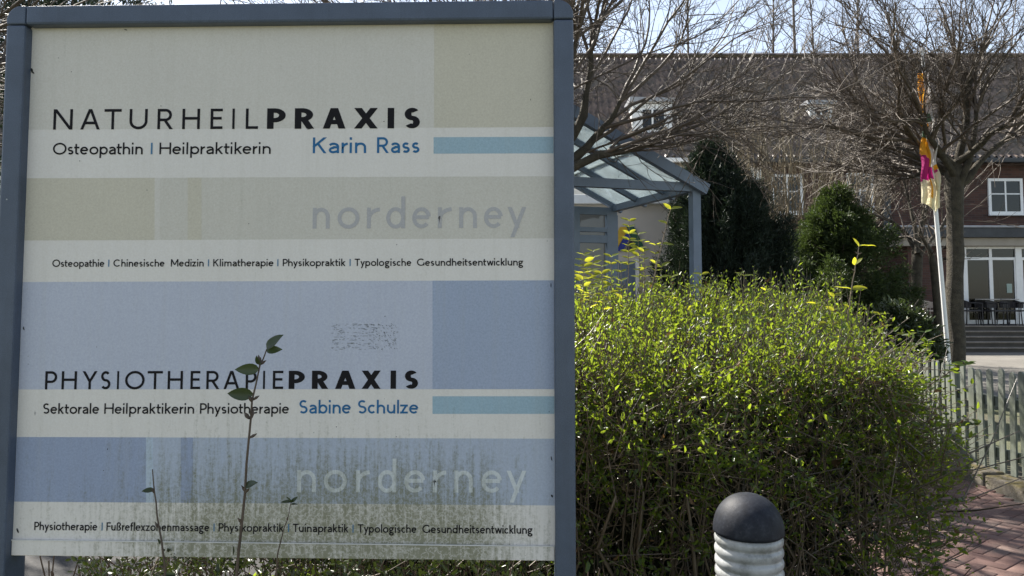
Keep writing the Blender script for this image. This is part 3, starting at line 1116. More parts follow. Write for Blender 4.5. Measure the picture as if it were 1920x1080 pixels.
# inside: packed dark leaves added to keep the front in shade
IP, ID, IS = [], [], []
n = 42000
x = rng.uniform(-0.85, 1.33, n); y = rng.uniform(2.75, 4.4, n); z = rng.uniform(.40, .91, n) * hedge_top(x, y)
IP.append(np.stack([x, y, z], 1)); ID.append(rng.normal(size=(n, 3))); IS.append(rng.uniform(.025, .05, n))
n = 11000
x = rng.uniform(-0.85, 1.25, n); y = rng.uniform(2.8, 4.4, n); z = rng.uniform(.05, .75, n)
IP.append(np.stack([x, y, z], 1)); ID.append(rng.normal(size=(n, 3))); IS.append(rng.uniform(.02, .045, n))
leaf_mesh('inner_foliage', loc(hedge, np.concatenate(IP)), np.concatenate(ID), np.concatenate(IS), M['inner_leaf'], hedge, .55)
foliage_p, foliage_d, foliage_s = np.concatenate(LP), np.concatenate(LD), np.concatenate(LS)
cl = (np.sin(foliage_p[:, 0] * 31 + np.sin(foliage_p[:, 1] * 23) * 2) + np.sin(foliage_p[:, 1] * 29 + np.sin(foliage_p[:, 2] * 27) * 2) + np.sin(foliage_p[:, 2] * 33 + np.sin(foliage_p[:, 0] * 19) * 2)) / 3
kp = rng.random(len(cl)) < 0.62 + 0.9 * cl
foliage_p, foliage_d, foliage_s = foliage_p[kp], foliage_d[kp], foliage_s[kp]
dead = rng.random(len(foliage_p)) < 0.016
leaf_mesh('foliage', loc(hedge, foliage_p[~dead]), foliage_d[~dead], foliage_s[~dead], M['hedge_leaf'], hedge, .48)
leaf_mesh('dead_leaves', loc(hedge, foliage_p[dead]), foliage_d[dead], foliage_s[dead] * 1.2, M['dead_leaf'], hedge, .5, .6, .5)
twigs.v = [a - np.array(hedge.location) for a in twigs.v]
twigs.build('twigs', M['twig'], hedge)
stems = Tubes()
for i in range(330):
    x0, y0 = rng.uniform(-.6, 1.25), rng.uniform(2.6, 4.2) if i > 170 else rng.uniform(2.56, 2.95)
    h = rng.uniform(.9, 1.35)
    pts = []
    lx, ly = rng.normal(0, .10), rng.normal(-.03, .08)
    kn_ = rng.normal(0, .03, 7)
    for k in range(7):
        tt = k / 6
        pts.append((x0 + lx * tt + kn_[k] + rng.normal(0, .012), max(y0 + ly * tt + rng.normal(0, .012), 2.56), h * tt))
    r0 = rng.uniform(.003, .0075) if rng.random() < .9 else .013
    stems.add(loc(hedge, pts), np.linspace(r0, r0 * .4, 7), 5)
for i in range(260):   # crossing side branches
    p0 = np.array((rng.uniform(.05, 1.5), rng.uniform(2.58, 2.9), rng.uniform(.3, 1.15)))
    dd = unit(np.array((rng.normal(), rng.normal() * .3, abs(rng.normal()) * .8)))
    ln = rng.uniform(.15, .45)
    p1 = p0 + dd * ln * .5 + rng.normal(size=3) * .02
    p2 = p0 + dd * ln + np.array((0, 0, .04))
    stems.add(loc(hedge, [p0, p1, p2]), [.0032, .0026, .0014], 4)
stems.build('stems', M['stem'], hedge)


def leafy_shoot(name, parent, path, r0, leaves, lmat, tmat, label=None, buds=0, width=.46, face=(0, -.55, 1.0)):
    """one upright shoot: path of world points, leaves = (t, dx, dy, dz, size)"""
    tb = Tubes()
    path = np.array(path, float)
    org = np.array(parent.location)
    k = len(path)
    tt = np.linspace(0, 1, 14)
    fine = np.stack([np.interp(tt, np.linspace(0, 1, k), path[:, c]) for c in range(3)], 1)
    fine[1:-1] += rng.normal(size=(12, 3)) * r0 * .35
    tb.add(fine - org, np.linspace(r0, r0 * .38, 14), 6)
    for i in range(buds):
        q = fine[rng.integers(3, 13)] + rng.normal(size=3) * r0 * .5
        dq = unit(np.array((rng.normal(), rng.normal() * .5, 1.0)))
        tb.add([q - org, q + dq * r0 * 2.4 - org, q + dq * r0 * 4.6 - org], [r0 * .5, r0 * .9, r0 * .15], 5)
    o = tb.build(name, tmat, parent)
    if label: o['label'] = label
    lp, vv_, qq_ = None, [], []
    base = 0
    for (t_, dx, dy, dz, sz) in leaves:
        p = np.array([np.interp(t_, tt, fine[:, c]) for c in range(3)]) - org
        v_, q_ = blade(p, np.array((dx, dy, dz), float), sz, width, face=face)
        vv_.append(v_); qq_.append(q_ + base); base += len(v_)
    if vv_:
        np_mesh('leaves', np.concatenate(vv_), np.concatenate(qq_), lmat, o, smooth=True)
    return o


def blade(p, d, L, width=.46, n=7, face=(0, -.55, 1.0)):
    """a larger leaf of 2 x n quads: folded along its midrib, drooping at the tip"""
    d = d / np.linalg.norm(d)
    s = np.cross(d, np.array(face) + rng.normal(size=3) * .35)
    s /= np.linalg.norm(s)
    nn = np.cross(s, d)
    v_ = []
    for i in range(n + 1):
        t_ = i / n
        wd = L * width * .5 * (math.sin(math.pi * min(1, t_ ** .8)) ** .8 + .02)
        c = p + d * L * t_ - nn * L * (.22 * t_ * t_) + nn * L * .02 * math.sin(t_ * 9)
        v_ += [c + s * wd + nn * wd * .35, c, c - s * wd + nn * wd * .35]
    q_ = []
    for i in range(n):
        a = i * 3
        q_ += [(a, a + 1, a + 4, a + 3), (a + 1, a + 2, a + 5, a + 4)]
    return np.array(v_), np.array(q_)


def pair_leaves(ts, size, az0=0.0, el=.45):
    out = []
    for i, t_ in enumerate(ts):
        a = az0 + (0.3 if i % 2 else 0)
        for s_ in (1, -1):
            out.append((t_, s_ * math.cos(a), s_ * math.sin(a) * .6, el + random.uniform(-.15, .2), size * random.uniform(.75, 1.15)))
    return out


def sh(pix, Y):
    return [P(u, v_, Y) for u, v_ in pix]


# tall shoots standing above the hedge
leafy_shoot('shoot', hedge, sh([(1208, 640), (1222, 540), (1240, 460), (1258, 392)], 3.5), .0042,
            [(1.0, 1, -.2, .3, .052), (1.0, -.9, -.2, .75, .045), (.86, -.9, .2, .5, .045), (.68, 1, 0, .1, .056), (.66, -1, -.2, .55, .04), (.5, .9, .3, .1, .03), (.36, -.8, 0, .5, .03)], M['shoot_leaf'], M['twig'], 'tallest shoot of the hedge, left of the canopy post', 6, .42)
leafy_shoot('shoot', hedge, sh([(1586, 640), (1592, 580), (1599, 530), (1610, 462)], 3.3), .004,
            [(1.0, 1, 0, .22, .074), (1.0, -.35, .1, .9, .045), (.83, .6, .1, .75, .05), (.83, -.3, -.4, .6, .05), (.58, 1, -.1, .2, .07), (.58, -1, .1, .35, .075), (.4, .9, .2, .1, .05), (.36, -.7, 0, .4, .03)], M['shoot_leaf'], M['twig'], 'tall shoot with large pointed leaves on the right of the hedge', 4, .4)
for px_, top_, y_, k_ in ((1180, 415, 3.6, 8), (1196, 440, 3.7, 7), (1207, 455, 3.5, 6), (1228, 460, 3.8, 6), (1146, 482, 3.4, 7), (1112, 472, 3.5, 8), (1095, 478, 3.3, 8), (1128, 500, 3.3, 7), (1086, 500, 3.6, 7), (1164, 495, 3.5, 6), (1104, 510, 3.4, 7), (1240, 500, 3.6, 5),
                          (1260, 520, 3.6, 3), (1316, 515, 3.5, 4), (1395, 518, 3.5, 4), (1435, 545, 3.4, 4), (1565, 555, 3.2, 4), (1530, 570, 3.3, 3), (1650, 590, 3.1, 4), (1700, 630, 3.0, 4), (1350, 535, 3.4, 4), (1290, 540, 3.5, 3), (1480, 560, 3.3, 3)):
    dx_ = random.uniform(-18, 14)
    leafy_shoot('shoot', hedge, sh([(px_ - dx_, top_ + 190), (px_ - dx_ * .3, top_ + 90), (px_, top_)], y_), .0024,
                pair_leaves([.55 + .45 * i / max(1, k_ - 1) for i in range(k_)], .041, random.uniform(-.6, .6)), M['shoot_leaf'], M['twig'], None, 3, .42)
# bare diagonal prunings lit by the sun
for i in range(34):
    x0, y0 = rng.uniform(.4, 1.4), rng.uniform(2.7, 3.8)
    z0 = hedge_top(x0, y0) - .12
    p0 = Vector((x0, y0, z0)); p1 = p0 + Vector((rng.uniform(.04, .17), rng.uniform(-.08, .05), rng.uniform(.14, .26)))
    leafy_shoot('shoot', hedge, [p0, (p0 + p1) / 2 + Vector((0, 0, .01)), p1], .0021, pair_leaves([.8, 1.0], .03, rng.uniform(-1, 1)), M['hedge_leaf'], M['twig'], None, 2)
# ragged branches hanging out on the right
for pix, y_ in (([(1700, 760), (1745, 720), (1790, 690), (1816, 680)], 2.9), ([(1690, 790), (1740, 800), (1790, 800), (1825, 796)], 2.8), ([(1680, 830), (1720, 850), (1775, 845), (1800, 830)], 2.75),
                ([(1690, 980), (1720, 975), (1760, 950), (1805, 938)], 2.6), ([(1740, 960), (1745, 1000), (1750, 1050), (1742, 1090)], 2.6), ([(1700, 700), (1722, 680), (1738, 655), (1740, 640)], 2.9), ([(1660, 1000), (1690, 1020), (1715, 1010), (1725, 985)], 2.55)):
    leafy_shoot('shoot', hedge, sh(pix, y_), .0034, pair_leaves([.35, .48, .6, .7, .8, .88, .95, 1.0], .034, random.uniform(-1, 1), .3), M['hedge_leaf'], M['dark_twig'], None, 4)

# ------------------------------------------------------------------ low shrub at the foot of the sign, thin shoots in front of it
low = empty('low_shrub', (-0.3, 2.15, 0))
tag(low, 'low dark green shrub growing under the lower edge of the sign', 'shrub')
twigs = Tubes(); LP, LD, LS = [], [], []
n = 850
u = rng.uniform(180, 1030, n)
y = rng.uniform(1.98, 2.45, n)
x = (u - 960) / F * y
topz = 0.985 - 0.05 * (y - 1.98) - .06 * np.clip((380 - u) / 200, 0, 1) + .03 * np.sin(x * 14)
z = topz - np.abs(rng.normal(0, .11, n))
d = np.stack([rng.normal(0, .5, n), rng.normal(-.25, .4, n), rng.uniform(.2, 1, n)], 1)
twig_field(np.stack([x, y, z], 1), d, rng.uniform(.04, .10, n), 6, .026, .8, .6, .2)
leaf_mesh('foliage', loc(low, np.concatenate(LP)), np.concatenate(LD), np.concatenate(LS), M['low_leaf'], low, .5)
for i in range(110):
    u_ = rng.uniform(80, 1080); y0 = rng.uniform(2.0, 2.4); x0 = (u_ - 960) / F * y0
    twigs.add([(x0, y0, 0), (x0 + rng.normal(0, .03), y0, .45), (x0 + rng.normal(0, .06), y0 + rng.normal(0, .03), .9)], [rng.uniform(.003, .007), .004, .002], 5)
twigs.v = [a - np.array(low.location) for a in twigs.v]
twigs.build('stems', M['dark_twig'], low)

YS = 1.72
b0 = P(438, 1140, YS)
sp = empty('leafy_shoot', (b0.x, YS, 0))
tag(sp, 'tallest dark stemmed shoot with a few oval leaves in front of the sign', 'shoot')
root = [(P(432, 1140, YS).x, YS, 0.0)]
leafy_shoot('stem', sp, root + sh([(440, 1085), (455, 960), (466, 840), (470, 760), (485, 690), (500, 655)], YS), .0040,
            [(1.0, .7, -.3, .75, .050), (.99, .8, -.2, .1, .036), (.83, -.8, -.5, .0, .050), (.85, -.1, -.6, .5, .028), (.72, -1, -.25, .03, .056), (.40, .6, -.4, .35, .036)], M['dark_leaf'], M['dark_twig'], None, 16, .5, (0, -1, .25))
b1 = P(306, 1140, YS)
sp1 = empty('leafy_shoot', (b1.x, YS, 0))
tag(sp1, 'thin bare stick with one small leaf left of the tallest shoot', 'shoot')
leafy_shoot('stem', sp1, [(b1.x, YS, 0)] + sh([(312, 1080), (303, 1020), (293, 950), (286, 880)], YS), .0031, [(.86, -1, -.3, .1, .026)], M['dark_leaf'], M['dark_twig'], None, 3, .5, (0, -1, .5))
b2 = P(512, 1140, YS)
sp2 = empty('leafy_shoot', (b2.x, YS, 0))
tag(sp2, 'short thin shoot tipped with a tuft of tiny leaves, right of tallest shoot', 'shoot')
leafy_shoot('stem', sp2, [(b2.x, YS, 0)] + sh([(518, 1060), (525, 1020), (537, 975), (546, 942)], YS), .0022,
            [(1, -1, 0, .15, .024), (1, .6, 0, .6, .018), (1, -.4, -.3, .8, .018), (.97, .8, -.2, .2, .017), (1, .1, -.6, .6, .016)], M['dark_leaf'], M['dark_twig'], None, 1)

# ------------------------------------------------------------------ bare trees
M['bark'] = plain('olive_bark', (0.058, 0.049, 0.033), 0.85, 0.5, 12, 0.9, 0.03)
M['branch'] = plain('grey_brown_twigs', (0.082, 0.062, 0.044), 0.6, 0.4, 9, 0.2, 0.004)
M['hazel'] = plain('tan_stems', (0.18, 0.145, 0.09), 0.55, 0.3, 9, 0.2, 0.004)


def grow(p, d, ln, n, bend, up):
    pts = [np.array(p, float)]
    d = unit(np.array(d, float))
    for i in range(n):
        d = unit(d + rng.normal(size=3) * bend + np.array((0, 0, up)))
        pts.append(pts[-1] + d * ln / n)
    return np.array(pts)


def sub(pts, t):
    m_ = len(pts) - 1
    f = t * m_
    i = min(int(f), m_ - 1)
    return pts[i] + (pts[i + 1] - pts[i]) * (f - i), unit(pts[i + 1] - pts[i])


def globe_tree(loc_, head, r0, r1, radius, nsc, nl, label, group, seedv, dens=1.0, rt=1.0, el0=.12):
    global rng
    keep = rng
    rng = np.random.default_rng(seedv)
    t_ = empty('bare_tree', (loc_[0], loc_[1], gz(loc_[1])))
    tag(t_, label, 'tree', group)
    org = np.array(t_.location)
    hd = np.array(head, float) - org
    tr = Tubes()
    k = 12
    tp = np.stack([hd * np.array((i / (k - 1), i / (k - 1), i / (k - 1))) + rng.normal(size=3) * np.array((.012, .012, 0)) for i in range(k)])
    tp[0] = (0, 0, -.05)
    rr = np.linspace(r0, r1, k) * (1 + rng.normal(size=k) * .04)
    rr[0] *= 1.25
    rr[-1] *= 1.35; rr[-2] *= 1.2
    tp = np.vstack([tp, tp[-1] + (0, 0, r1 * 1.3)]); rr = np.append(rr, r1 * .4)
    tr.add(tp, rr, 14)
    # scaffolds
    sc = []
    for i in range(nsc):
        az = 2 * math.pi * (i + rng.uniform(-.25, .25)) / nsc
        el = rng.uniform(el0, .9)
        dd = (math.cos(az) * math.cos(el), math.sin(az) * math.cos(el), math.sin(el))
        p0 = tp[-2] + np.array((0, 0, rng.uniform(-.35, .15)))
        pts = grow(p0, dd, radius * rng.uniform(.32, .5), 6, .20, .05)
        tr.add(pts, np.linspace(r1 * .6, r1 * .22, 7) * (1 + rng.normal(size=7) * .08), 8)
        sc.append(pts)
    pts = grow(tp[-2], (0.1, 0, 1), radius * .5, 6, .1, .1)
    tr.add(pts, np.linspace(r1 * .6, r1 * .3, 7), 8)
    sc.append(pts)
    tr.build('trunk', M['bark'], t_)
    cr = Tubes()
    for pts in sc:
        for j in range(nl):
            tt = 1.0 if j < 3 else rng.uniform(.35, 1)
            p0, dd = sub(pts, tt)
            out = unit(p0 - tp[-2] + np.array((0, 0, .2)))
            dd = unit(dd * .6 + out * .5 + rng.normal(size=3) * (.42 if j else .08))
            rl = radius * rng.uniform(.45, .85)
            dd[2] = max(dd[2], el0 - .2 + .12 * rng.random())
            limb = grow(p0, dd, rl, 9, .14, .022)
            ra = rng.uniform(.012, .024) * rt if j else r1 * .21
            cr.add(limb, np.linspace(ra, .0035 * rt, 10), 5)
            for c in range(int(9 * dens)):
                q0, qd = sub(limb, rng.uniform(.12, .98))
                qd = unit(qd + rng.normal(size=3) * .5)
                tw = grow(q0, qd, radius * rng.uniform(.12, .34), 5, .14, .04)
                cr.add(tw, np.linspace(.0055, .0024, 6) * rt, 4)
                for e in range(int(5 * dens)):
                    s0, sd = sub(tw, rng.uniform(.15, 1))
                    sd = unit(sd + rng.normal(size=3) * .55)
                    t2 = grow(s0, sd, radius * rng.uniform(.04, .14), 3, .14, .03)
                    cr.add(t2, np.array((.0032, .0026, .0022, .0016)) * rt, 3)
                    if rng.random() < .5:     # bud
                        e0 = t2[-1]
                        cr.add([e0, e0 + sd * .010, e0 + sd * .022], [.002, .005, .001], 3)
    cr.build('crown', M['branch'], t_)
    rng = keep
    return t_


GT = 'bare round headed trees around the entrance'
yT = 12.0
hd = P(1790, 318, yT)
bs = P(1786, 640, yT)
globe_tree((bs.x + .02, yT), (hd.x, yT, hd.z), .14, .115, 3.0, 9, 9, 'bare pollarded tree with stout dark trunk standing behind the picket fence', GT, 5, 1.55, 1.4)
hd = P(1015, 305, 8.8)
globe_tree((hd.x - .05, 8.8), (hd.x, 8.8, hd.z), .13, .11, 3.5, 12, 9, 'bare tree whose wide branches reach out from behind the sign over the glass canopy', GT, 17, 1.3, 1.15, .34)
hd = P(-150, 150, 9.5)
globe_tree((hd.x, 9.5), (hd.x, 9.5, hd.z), .14, .11, 2.8, 8, 8, 'bare tree peeping out at the left edge behind the sign post', GT, 21, .8, 1.2)

# slimmer forked trees left of the flagpole
ft = empty('forked_tree', (P(1716, 560, 15.5).x, 15.5, gz(15.5)))
tag(ft, 'bare tree with pale forked trunk left of the flagpole in front of the brick wall', 'tree')
org = np.array(ft.location)
tb = Tubes(); tc_ = Tubes()
tp = np.array([np.array(P(1717, 760, 15.5)) * (1, 1, 0) + (0, 0, .1), P(1717, 600, 15.5), P(1719, 520, 15.5), P(1720, 470, 15.5)], float)
tb.add(tp - org, [.14, .11, .105, .11], 10)
for pix, r_ in (([(1720, 475), (1700, 440), (1672, 415), (1640, 402)], .06), ([(1720, 470), (1728, 420), (1738, 380), (1760, 330)], .055), ([(1720, 475), (1716, 430), (1705, 380), (1690, 320)], .05), ([(1724, 480), (1745, 450), (1770, 420), (1800, 380)], .045)):
    lp_ = np.array([P(a, b_, 15.5 + rng.uniform(-.3, .3)) for a, b_ in pix], float)
    tb.add(lp_ - org, np.linspace(r_, r_ * .4, 4), 7)
    for k in range(9):
        q0, qd = sub(lp_, rng.uniform(.3, 1))
        limb = grow(q0, qd + rng.normal(size=3) * .6 + (0, 0, .3), rng.uniform(.7, 1.6), 6, .12, .04)
        tc_.add(limb - org, np.linspace(.016, .006, 7), 5)
        for e in range(8):
            s0, sd = sub(limb, rng.uniform(.2, 1))
            tc_.add(grow(s0, sd + rng.normal(size=3) * .6, rng.uniform(.2, .6), 4, .15, .04) - org, np.linspace(.007, .003, 5), 3)
tb.build('trunk', M['bark'], ft); tc_.build('crown', M['branch'], ft)
st_ = empty('slender_tree', (P(1760, 600, 13.4).x, 13.4, gz(13.4)))
tag(st_, 'thin lichen covered young trunk just left of the flagpole foot', 'tree')
org = np.array(st_.location)
tb = Tubes(); tc_ = Tubes()
tp = np.array([np.array(P(1762, 760, 13.4)) * (1, 1, 0) + (0, 0, .05), P(1760, 640, 13.4), P(1756, 560, 13.4), P(1751, 500, 13.4), P(1744, 470, 13.4), P(1725, 440, 13.4)], float)
tb.add(tp - org, [.075, .065, .06, .065, .045, .02], 9)
for k in range(12):
    q0, qd = sub(tp, rng.uniform(.65, 1))
    limb = grow(q0, rng.normal(size=3) + (0, 0, .8), rng.uniform(.5, 1.1), 6, .12, .05)
    tc_.add(limb - org, np.linspace(.012, .004, 7), 4)
    for e in range(6):
        s0, sd = sub(limb, rng.uniform(.2, 1))
        tc_.add(grow(s0, sd + rng.normal(size=3) * .6, rng.uniform(.15, .4), 4, .15, .04) - org, np.linspace(.005, .002, 5), 3)
tb.build('trunk', M['bark'], st_); tc_.build('crown', M['branch'], st_)

# bare hazel bush behind the conifers
hz = empty('hazel_bush', (P(1500, 560, 18).x, 18, gz(18)))
tag(hz, 'bare fan shaped bush of many tan stems between the two conifers and the house', 'bush')
org = np.array(hz.location)
tb = Tubes(); tc_ = Tubes()
for i in range(110):
    f = rng.uniform(-1, 1)
    u0 = 1490 + f * 55
    p0 = np.array(P(u0, 560, 18 + rng.uniform(-.5, .5))); p0[2] = .2
    d = (f * .28 + rng.normal(0, .09), rng.normal(0, .12), 1)
    st2 = grow(p0, d, rng.uniform(4.2, 6.4), 9, .05, .0)
    tb.add(st2 - org, np.linspace(rng.uniform(.022, .042), .008, 10), 5)
    for e in range(7):
        s0, sd = sub(st2, rng.uniform(.35, 1))
        tw = grow(s0, sd + rng.normal(size=3) * .38, rng.uniform(.5, 1.3), 5, .09, .03)
        tc_.add(tw - org, np.linspace(.009, .004, 6), 3)
        for g_ in range(3):
            a0, ad = sub(tw, rng.uniform(.2, 1))
            tc_.add(grow(a0, ad + rng.normal(size=3) * .5, rng.uniform(.15, .5), 3, .1, .03) - org, [.005, .004, .004, .003], 3)
tb.build('stems', M['hazel'], hz); tc_.build('crown', M['hazel'], hz)

# tall leafless trees beyond the roof
M['far_bark'] = plain('far_bark', (0.10, 0.085, 0.075), 0.8, 0.3, 2, 0)
for i, (u_, y_, tp_, lab) in enumerate(((1500, 44, -120, 'tallest straight leafless tree beyond the ridge of the house'), (1462, 47, -40, 'thin leafless tree beyond the ridge, left of the tallest one'), (1540, 50, 0, 'thin leafless tree beyond the ridge, right of the tallest one'), (1610, 46, -60, 'leafless tree beyond the ridge above the small dormer'), (1290, 52, -80, 'leafless tree beyond the ridge above the large white dormer'))):
    ftree = empty('far_tree', (P(u_, 560, y_).x, y_, .2))
    tag(ftree, lab, 'tree', 'leafless trees beyond the roof')
    top = P(u_ + 4, tp_, y_)
    H = top.z
    tb = Tubes(); tc_ = Tubes()
    tp = grow((0, 0, 0), (0, 0, 1), H, 10, .012, .2)
    tb.add(tp, np.linspace(.22, .03, 11), 6)
    for k in range(70):
        q0, qd = sub(tp, rng.uniform(.35, .99))
        limb = grow(q0, unit(np.array((rng.normal(), rng.normal(), .9))), rng.uniform(.8, 2.4), 6, .1, .12)
        tc_.add(limb, np.linspace(.035, .012, 7), 4)
        for e in range(6):
            s0, sd = sub(limb, rng.uniform(.2, 1))
            tc_.add(grow(s0, sd + rng.normal(size=3) * .45, rng.uniform(.3, .9), 3, .12, .08), [.014, .012, .01, .008], 3)
    tb.build('trunk', M['far_bark'], ftree); tc_.build('crown', M['far_bark'], ftree)


# ------------------------------------------------------------------ evergreens
M['conifer_dark'] = leaf_mat('dark_conifer', (0.010, 0.018, 0.014), (0.024, 0.040, 0.024), (0.03, 0.05, 0.02), 0.15, 0.55, 0.3, 1.5)
M['conifer_green'] = leaf_mat('green_conifer', (0.018, 0.034, 0.018), (0.075, 0.105, 0.036), (0.10, 0.15, 0.03), 0.25, 0.5, 0.3, 1.5)
M['rhodo'] = leaf_mat('rhododendron_leaf', (0.022, 0.034, 0.018), (0.065, 0.085, 0.035), (0.08, 0.12, 0.02), 0.2, 0.28, 0.6, 2)


def conifer(name, label, u_base, Y, prof, mat, n, sz, cat, droop, seedv, wid=.17, spires=110, sl_len=1.3, spread=.26, rag=(.78, 1.08)):
    """prof: (pixel height v, left u, right u) rows of the outline"""
    global rng
    keep = rng; rng = np.random.default_rng(seedv)
    base = P(u_base, 560, Y)
    o = empty(name, (base.x, Y, gz(Y)))
    tag(o, label, cat)
    org = np.array(o.location)
    zs = np.array([P(0, r_[0], Y).z for r_ in prof]); xl = np.array([P(r_[1], r_[0], Y).x for r_ in prof]); xr = np.array([P(r_[2], r_[0], Y).x for r_ in prof])
    od = np.argsort(zs); zs, xl, xr = zs[od], xl[od], xr[od]
    def radius_at(zz): return (np.interp(zz, zs, xr) - np.interp(zz, zs, xl)) / 2
    def centre_at(zz): return (np.interp(zz, zs, xr) + np.interp(zz, zs, xl)) / 2
    ns = spires
    per = n // ns
    pp, dl = [], []
    for k in range(ns):
        zt2 = .35 + (zs[-1] - .35) * (1 if k == 0 else rng.random() ** .5)
        a_ = rng.uniform(0, 2 * np.pi)
        r0_ = 0 if k == 0 else max(0, radius_at(zt2) * rng.uniform(*rag))
        ln = sl_len * rng.uniform(.6, 1.3)
        t2 = rng.random(per) ** .8
        wob = rng.uniform(0, 2 * np.pi, per)
        rad2 = (.03 + spread * t2) * np.sqrt(rng.random(per))
        lean = np.array((math.cos(a_), math.sin(a_))) * (r0_ + .10 * 0)
        px_ = centre_at(zt2) + lean[0] * (1 - t2 * .30) + rad2 * np.cos(wob)
        py_ = Y + lean[1] * (1 - t2 * .30) + rad2 * np.sin(wob)
        pz_ = zt2 - t2 * ln
        pp.append(np.stack([px_, py_, np.maximum(pz_, org[2] + .05)], 1))
        dl.append(np.stack([np.cos(wob) * .6 + math.cos(a_) * .4, np.sin(wob) * .6 + math.sin(a_) * .4, np.full(per, droop)], 1) + rng.normal(size=(per, 3)) * .35)
    p = np.concatenate(pp); d = np.concatenate(dl); n = len(p)
    # each spray carries a few flattened twiglets
    P_, D_, S_ = [], [], []
    d = unit(d)
    for k in range(5):
        P_.append(p + d * (sz * .35 * k) + rng.normal(size=(n, 3)) * sz * .25)
        D_.append(unit(d + rng.normal(size=(n, 3)) * .55)); S_.append(sz * rng.uniform(.6, 1.3, n))
    leaf_mesh('crown', np.concatenate(P_) - org, np.concatenate(D_), np.concatenate(S_), mat, o, wid, .2, .2)
    tb = Tubes()
    hh = zs[-1] - org[2]
    tb.add([(0, 0, -.05), (0, 0, hh * .5), (P(u_base, 560, Y).x - base.x, 0, hh * .95)], [.14, .08, .02], 8)
    for i in range(60):
        zz = rng.uniform(.1, .9) * hh
        rr_ = np.interp(zz + org[2], zs, (xr - xl) / 2) * .85
        a_ = rng.uniform(0, 6.28)
        tb.add([(0, 0, zz), (rr_ * .5 * math.cos(a_), rr_ * .5 * math.sin(a_), zz + .1), (rr_ * math.cos(a_), rr_ * math.sin(a_), zz + .25)], [.03, .018, .006], 4)
    tb.build('trunk', M['bark'], o)
    rng = keep
    return o


conifer('conifer', 'dark pointed conifer beside the post of the glass canopy', 1355, 12.6, [(262, 1318, 1340), (300, 1295, 1372), (350, 1276, 1420), (420, 1262, 1465), (500, 1245, 1492), (580, 1235, 1510), (700, 1235, 1510), (760, 1260, 1480)], M['conifer_dark'], 44000, .075, 'conifer', 1.3, 31, .16, 240, 1.5, .26, (.72, 1.14))
conifer('conifer', 'broad mid green conifer in front of the hazel and the white window', 1580, 14.2, [(352, 1560, 1576), (395, 1540, 1596), (425, 1500, 1640), (470, 1466, 1664), (500, 1455, 1676), (570, 1450, 1684), (640, 1450, 1686), (720, 1470, 1680)], M['conifer_green'], 20000, .08, 'conifer', .5, 32, .22, 75, .7, .40, (.45, 1.28))
conifer('rhododendron', 'glossy leaved evergreen shrub behind the right end of the hedge', 1695, 10.8, [(574, 1668, 1698), (596, 1648, 1722), (630, 1636, 1748), (690, 1640, 1758), (750, 1650, 1750)], M['rhodo'], 2600, .085, 'shrub', .7, 33, .32, 90, .35, .16)
conifer('conifer', 'dark evergreen almost wholly hidden behind the left part of the sign', 120, 15, [(-80, 60, 150), (0, -60, 300), (200, -120, 380), (500, -160, 420), (700, -150, 400)], M['conifer_dark'], 9000, .14, 'conifer', .8, 34)

# ------------------------------------------------------------------ picket fence
pkm, pkn, pkb = new_mat('weathered_picket')
pf = noise(pkn, 3, 5, .6, stretch=(14, 14, 1.2))
pcol = ramp(pkn, pf, [(.3, (.085, .095, .075)), (.7, (.175, .192, .16))])
pcol = mixc(pkn, math_(pkn, 'MULTIPLY', smooth(pkn, noise(pkn, 1.7, 4, .6), .42, .66), .75), pcol, (.12, .14, .055))
pcol = mixc(pkn, math_(pkn, 'MULTIPLY', smooth(pkn, noise(pkn, 5, 5, .7, stretch=(6, 6, .6)), .55, .7), .45), pcol, (.30, .32, .31))
pkn.links.new(pcol, pkb.inputs['Base Color'])
pkb.inputs['Roughness'].default_value = .8
bump(pkn, pkb, noise(pkn, 6, 5, .7, stretch=(30, 30, 2)), .5, .004)
M['picket'] = pkm
fence = empty('picket_fence', (4.4, 7.5, 0))
tag(fence, 'weathered grey green wooden picket fence with rounded tops along the brick path', 'fence')
poly = [(-.037, 0), (.037, 0), (.037, .87)] + [(.037 * math.cos(R(a)), .87 + .044 * math.sin(R(a))) for a in range(15, 180, 15)] + [(-.037, .87)]
m = MB(); m.prism(poly, 'y', -.009, .009)
pk0 = m.build('picket', M['picket'], fence, bevel=.003)
pme = pk0.data
s, first = .3, True
while s < FLEN - .2:
    x, y, a = fence_pt(s)
    o = pk0 if first else pk0.copy()
    if not first: COL.objects.link(o); o.parent = fence
    first = False
    o.location = (x - 4.4 + random.uniform(-.006, .006), y - 7.5, .10 + gz(y) + random.uniform(-.012, .010))
    o.rotation_euler = (random.uniform(-.015, .015), random.uniform(-.012, .012), a + random.uniform(-.03, .03))
    o.scale = (random.uniform(.94, 1.04), 1, random.uniform(.985, 1.015))
    s += .134
for zz in (.26, .72):
    m = MB()
    for a, b in zip(FENCE, FENCE[1:]):
        an = math.atan2(b[1] - a[1], b[0] - a[0])
        ox, oy = math.sin(an) * .034, -math.cos(an) * .034
        m.beam((a[0] + ox - 4.4, a[1] + oy - 7.5, zz + gz(a[1])), (b[0] + ox - 4.4, b[1] + oy - 7.5, zz + gz(b[1])), .036, .085)
    m.build('rail', M['picket'], fence)
for s in np.arange(.45, FLEN, 1.75):
    x, y, a = fence_pt(s)
    m = MB(); m.box(-.04, .04, -.04, .04, 0, .92, .006)
    o = m.build('fence_post', M['picket'], fence)
    o.location = (x + math.sin(a) * .095 - 4.4, y - math.cos(a) * .095 - 7.5, gz(y)); o.rotation_euler = (0, 0, a)

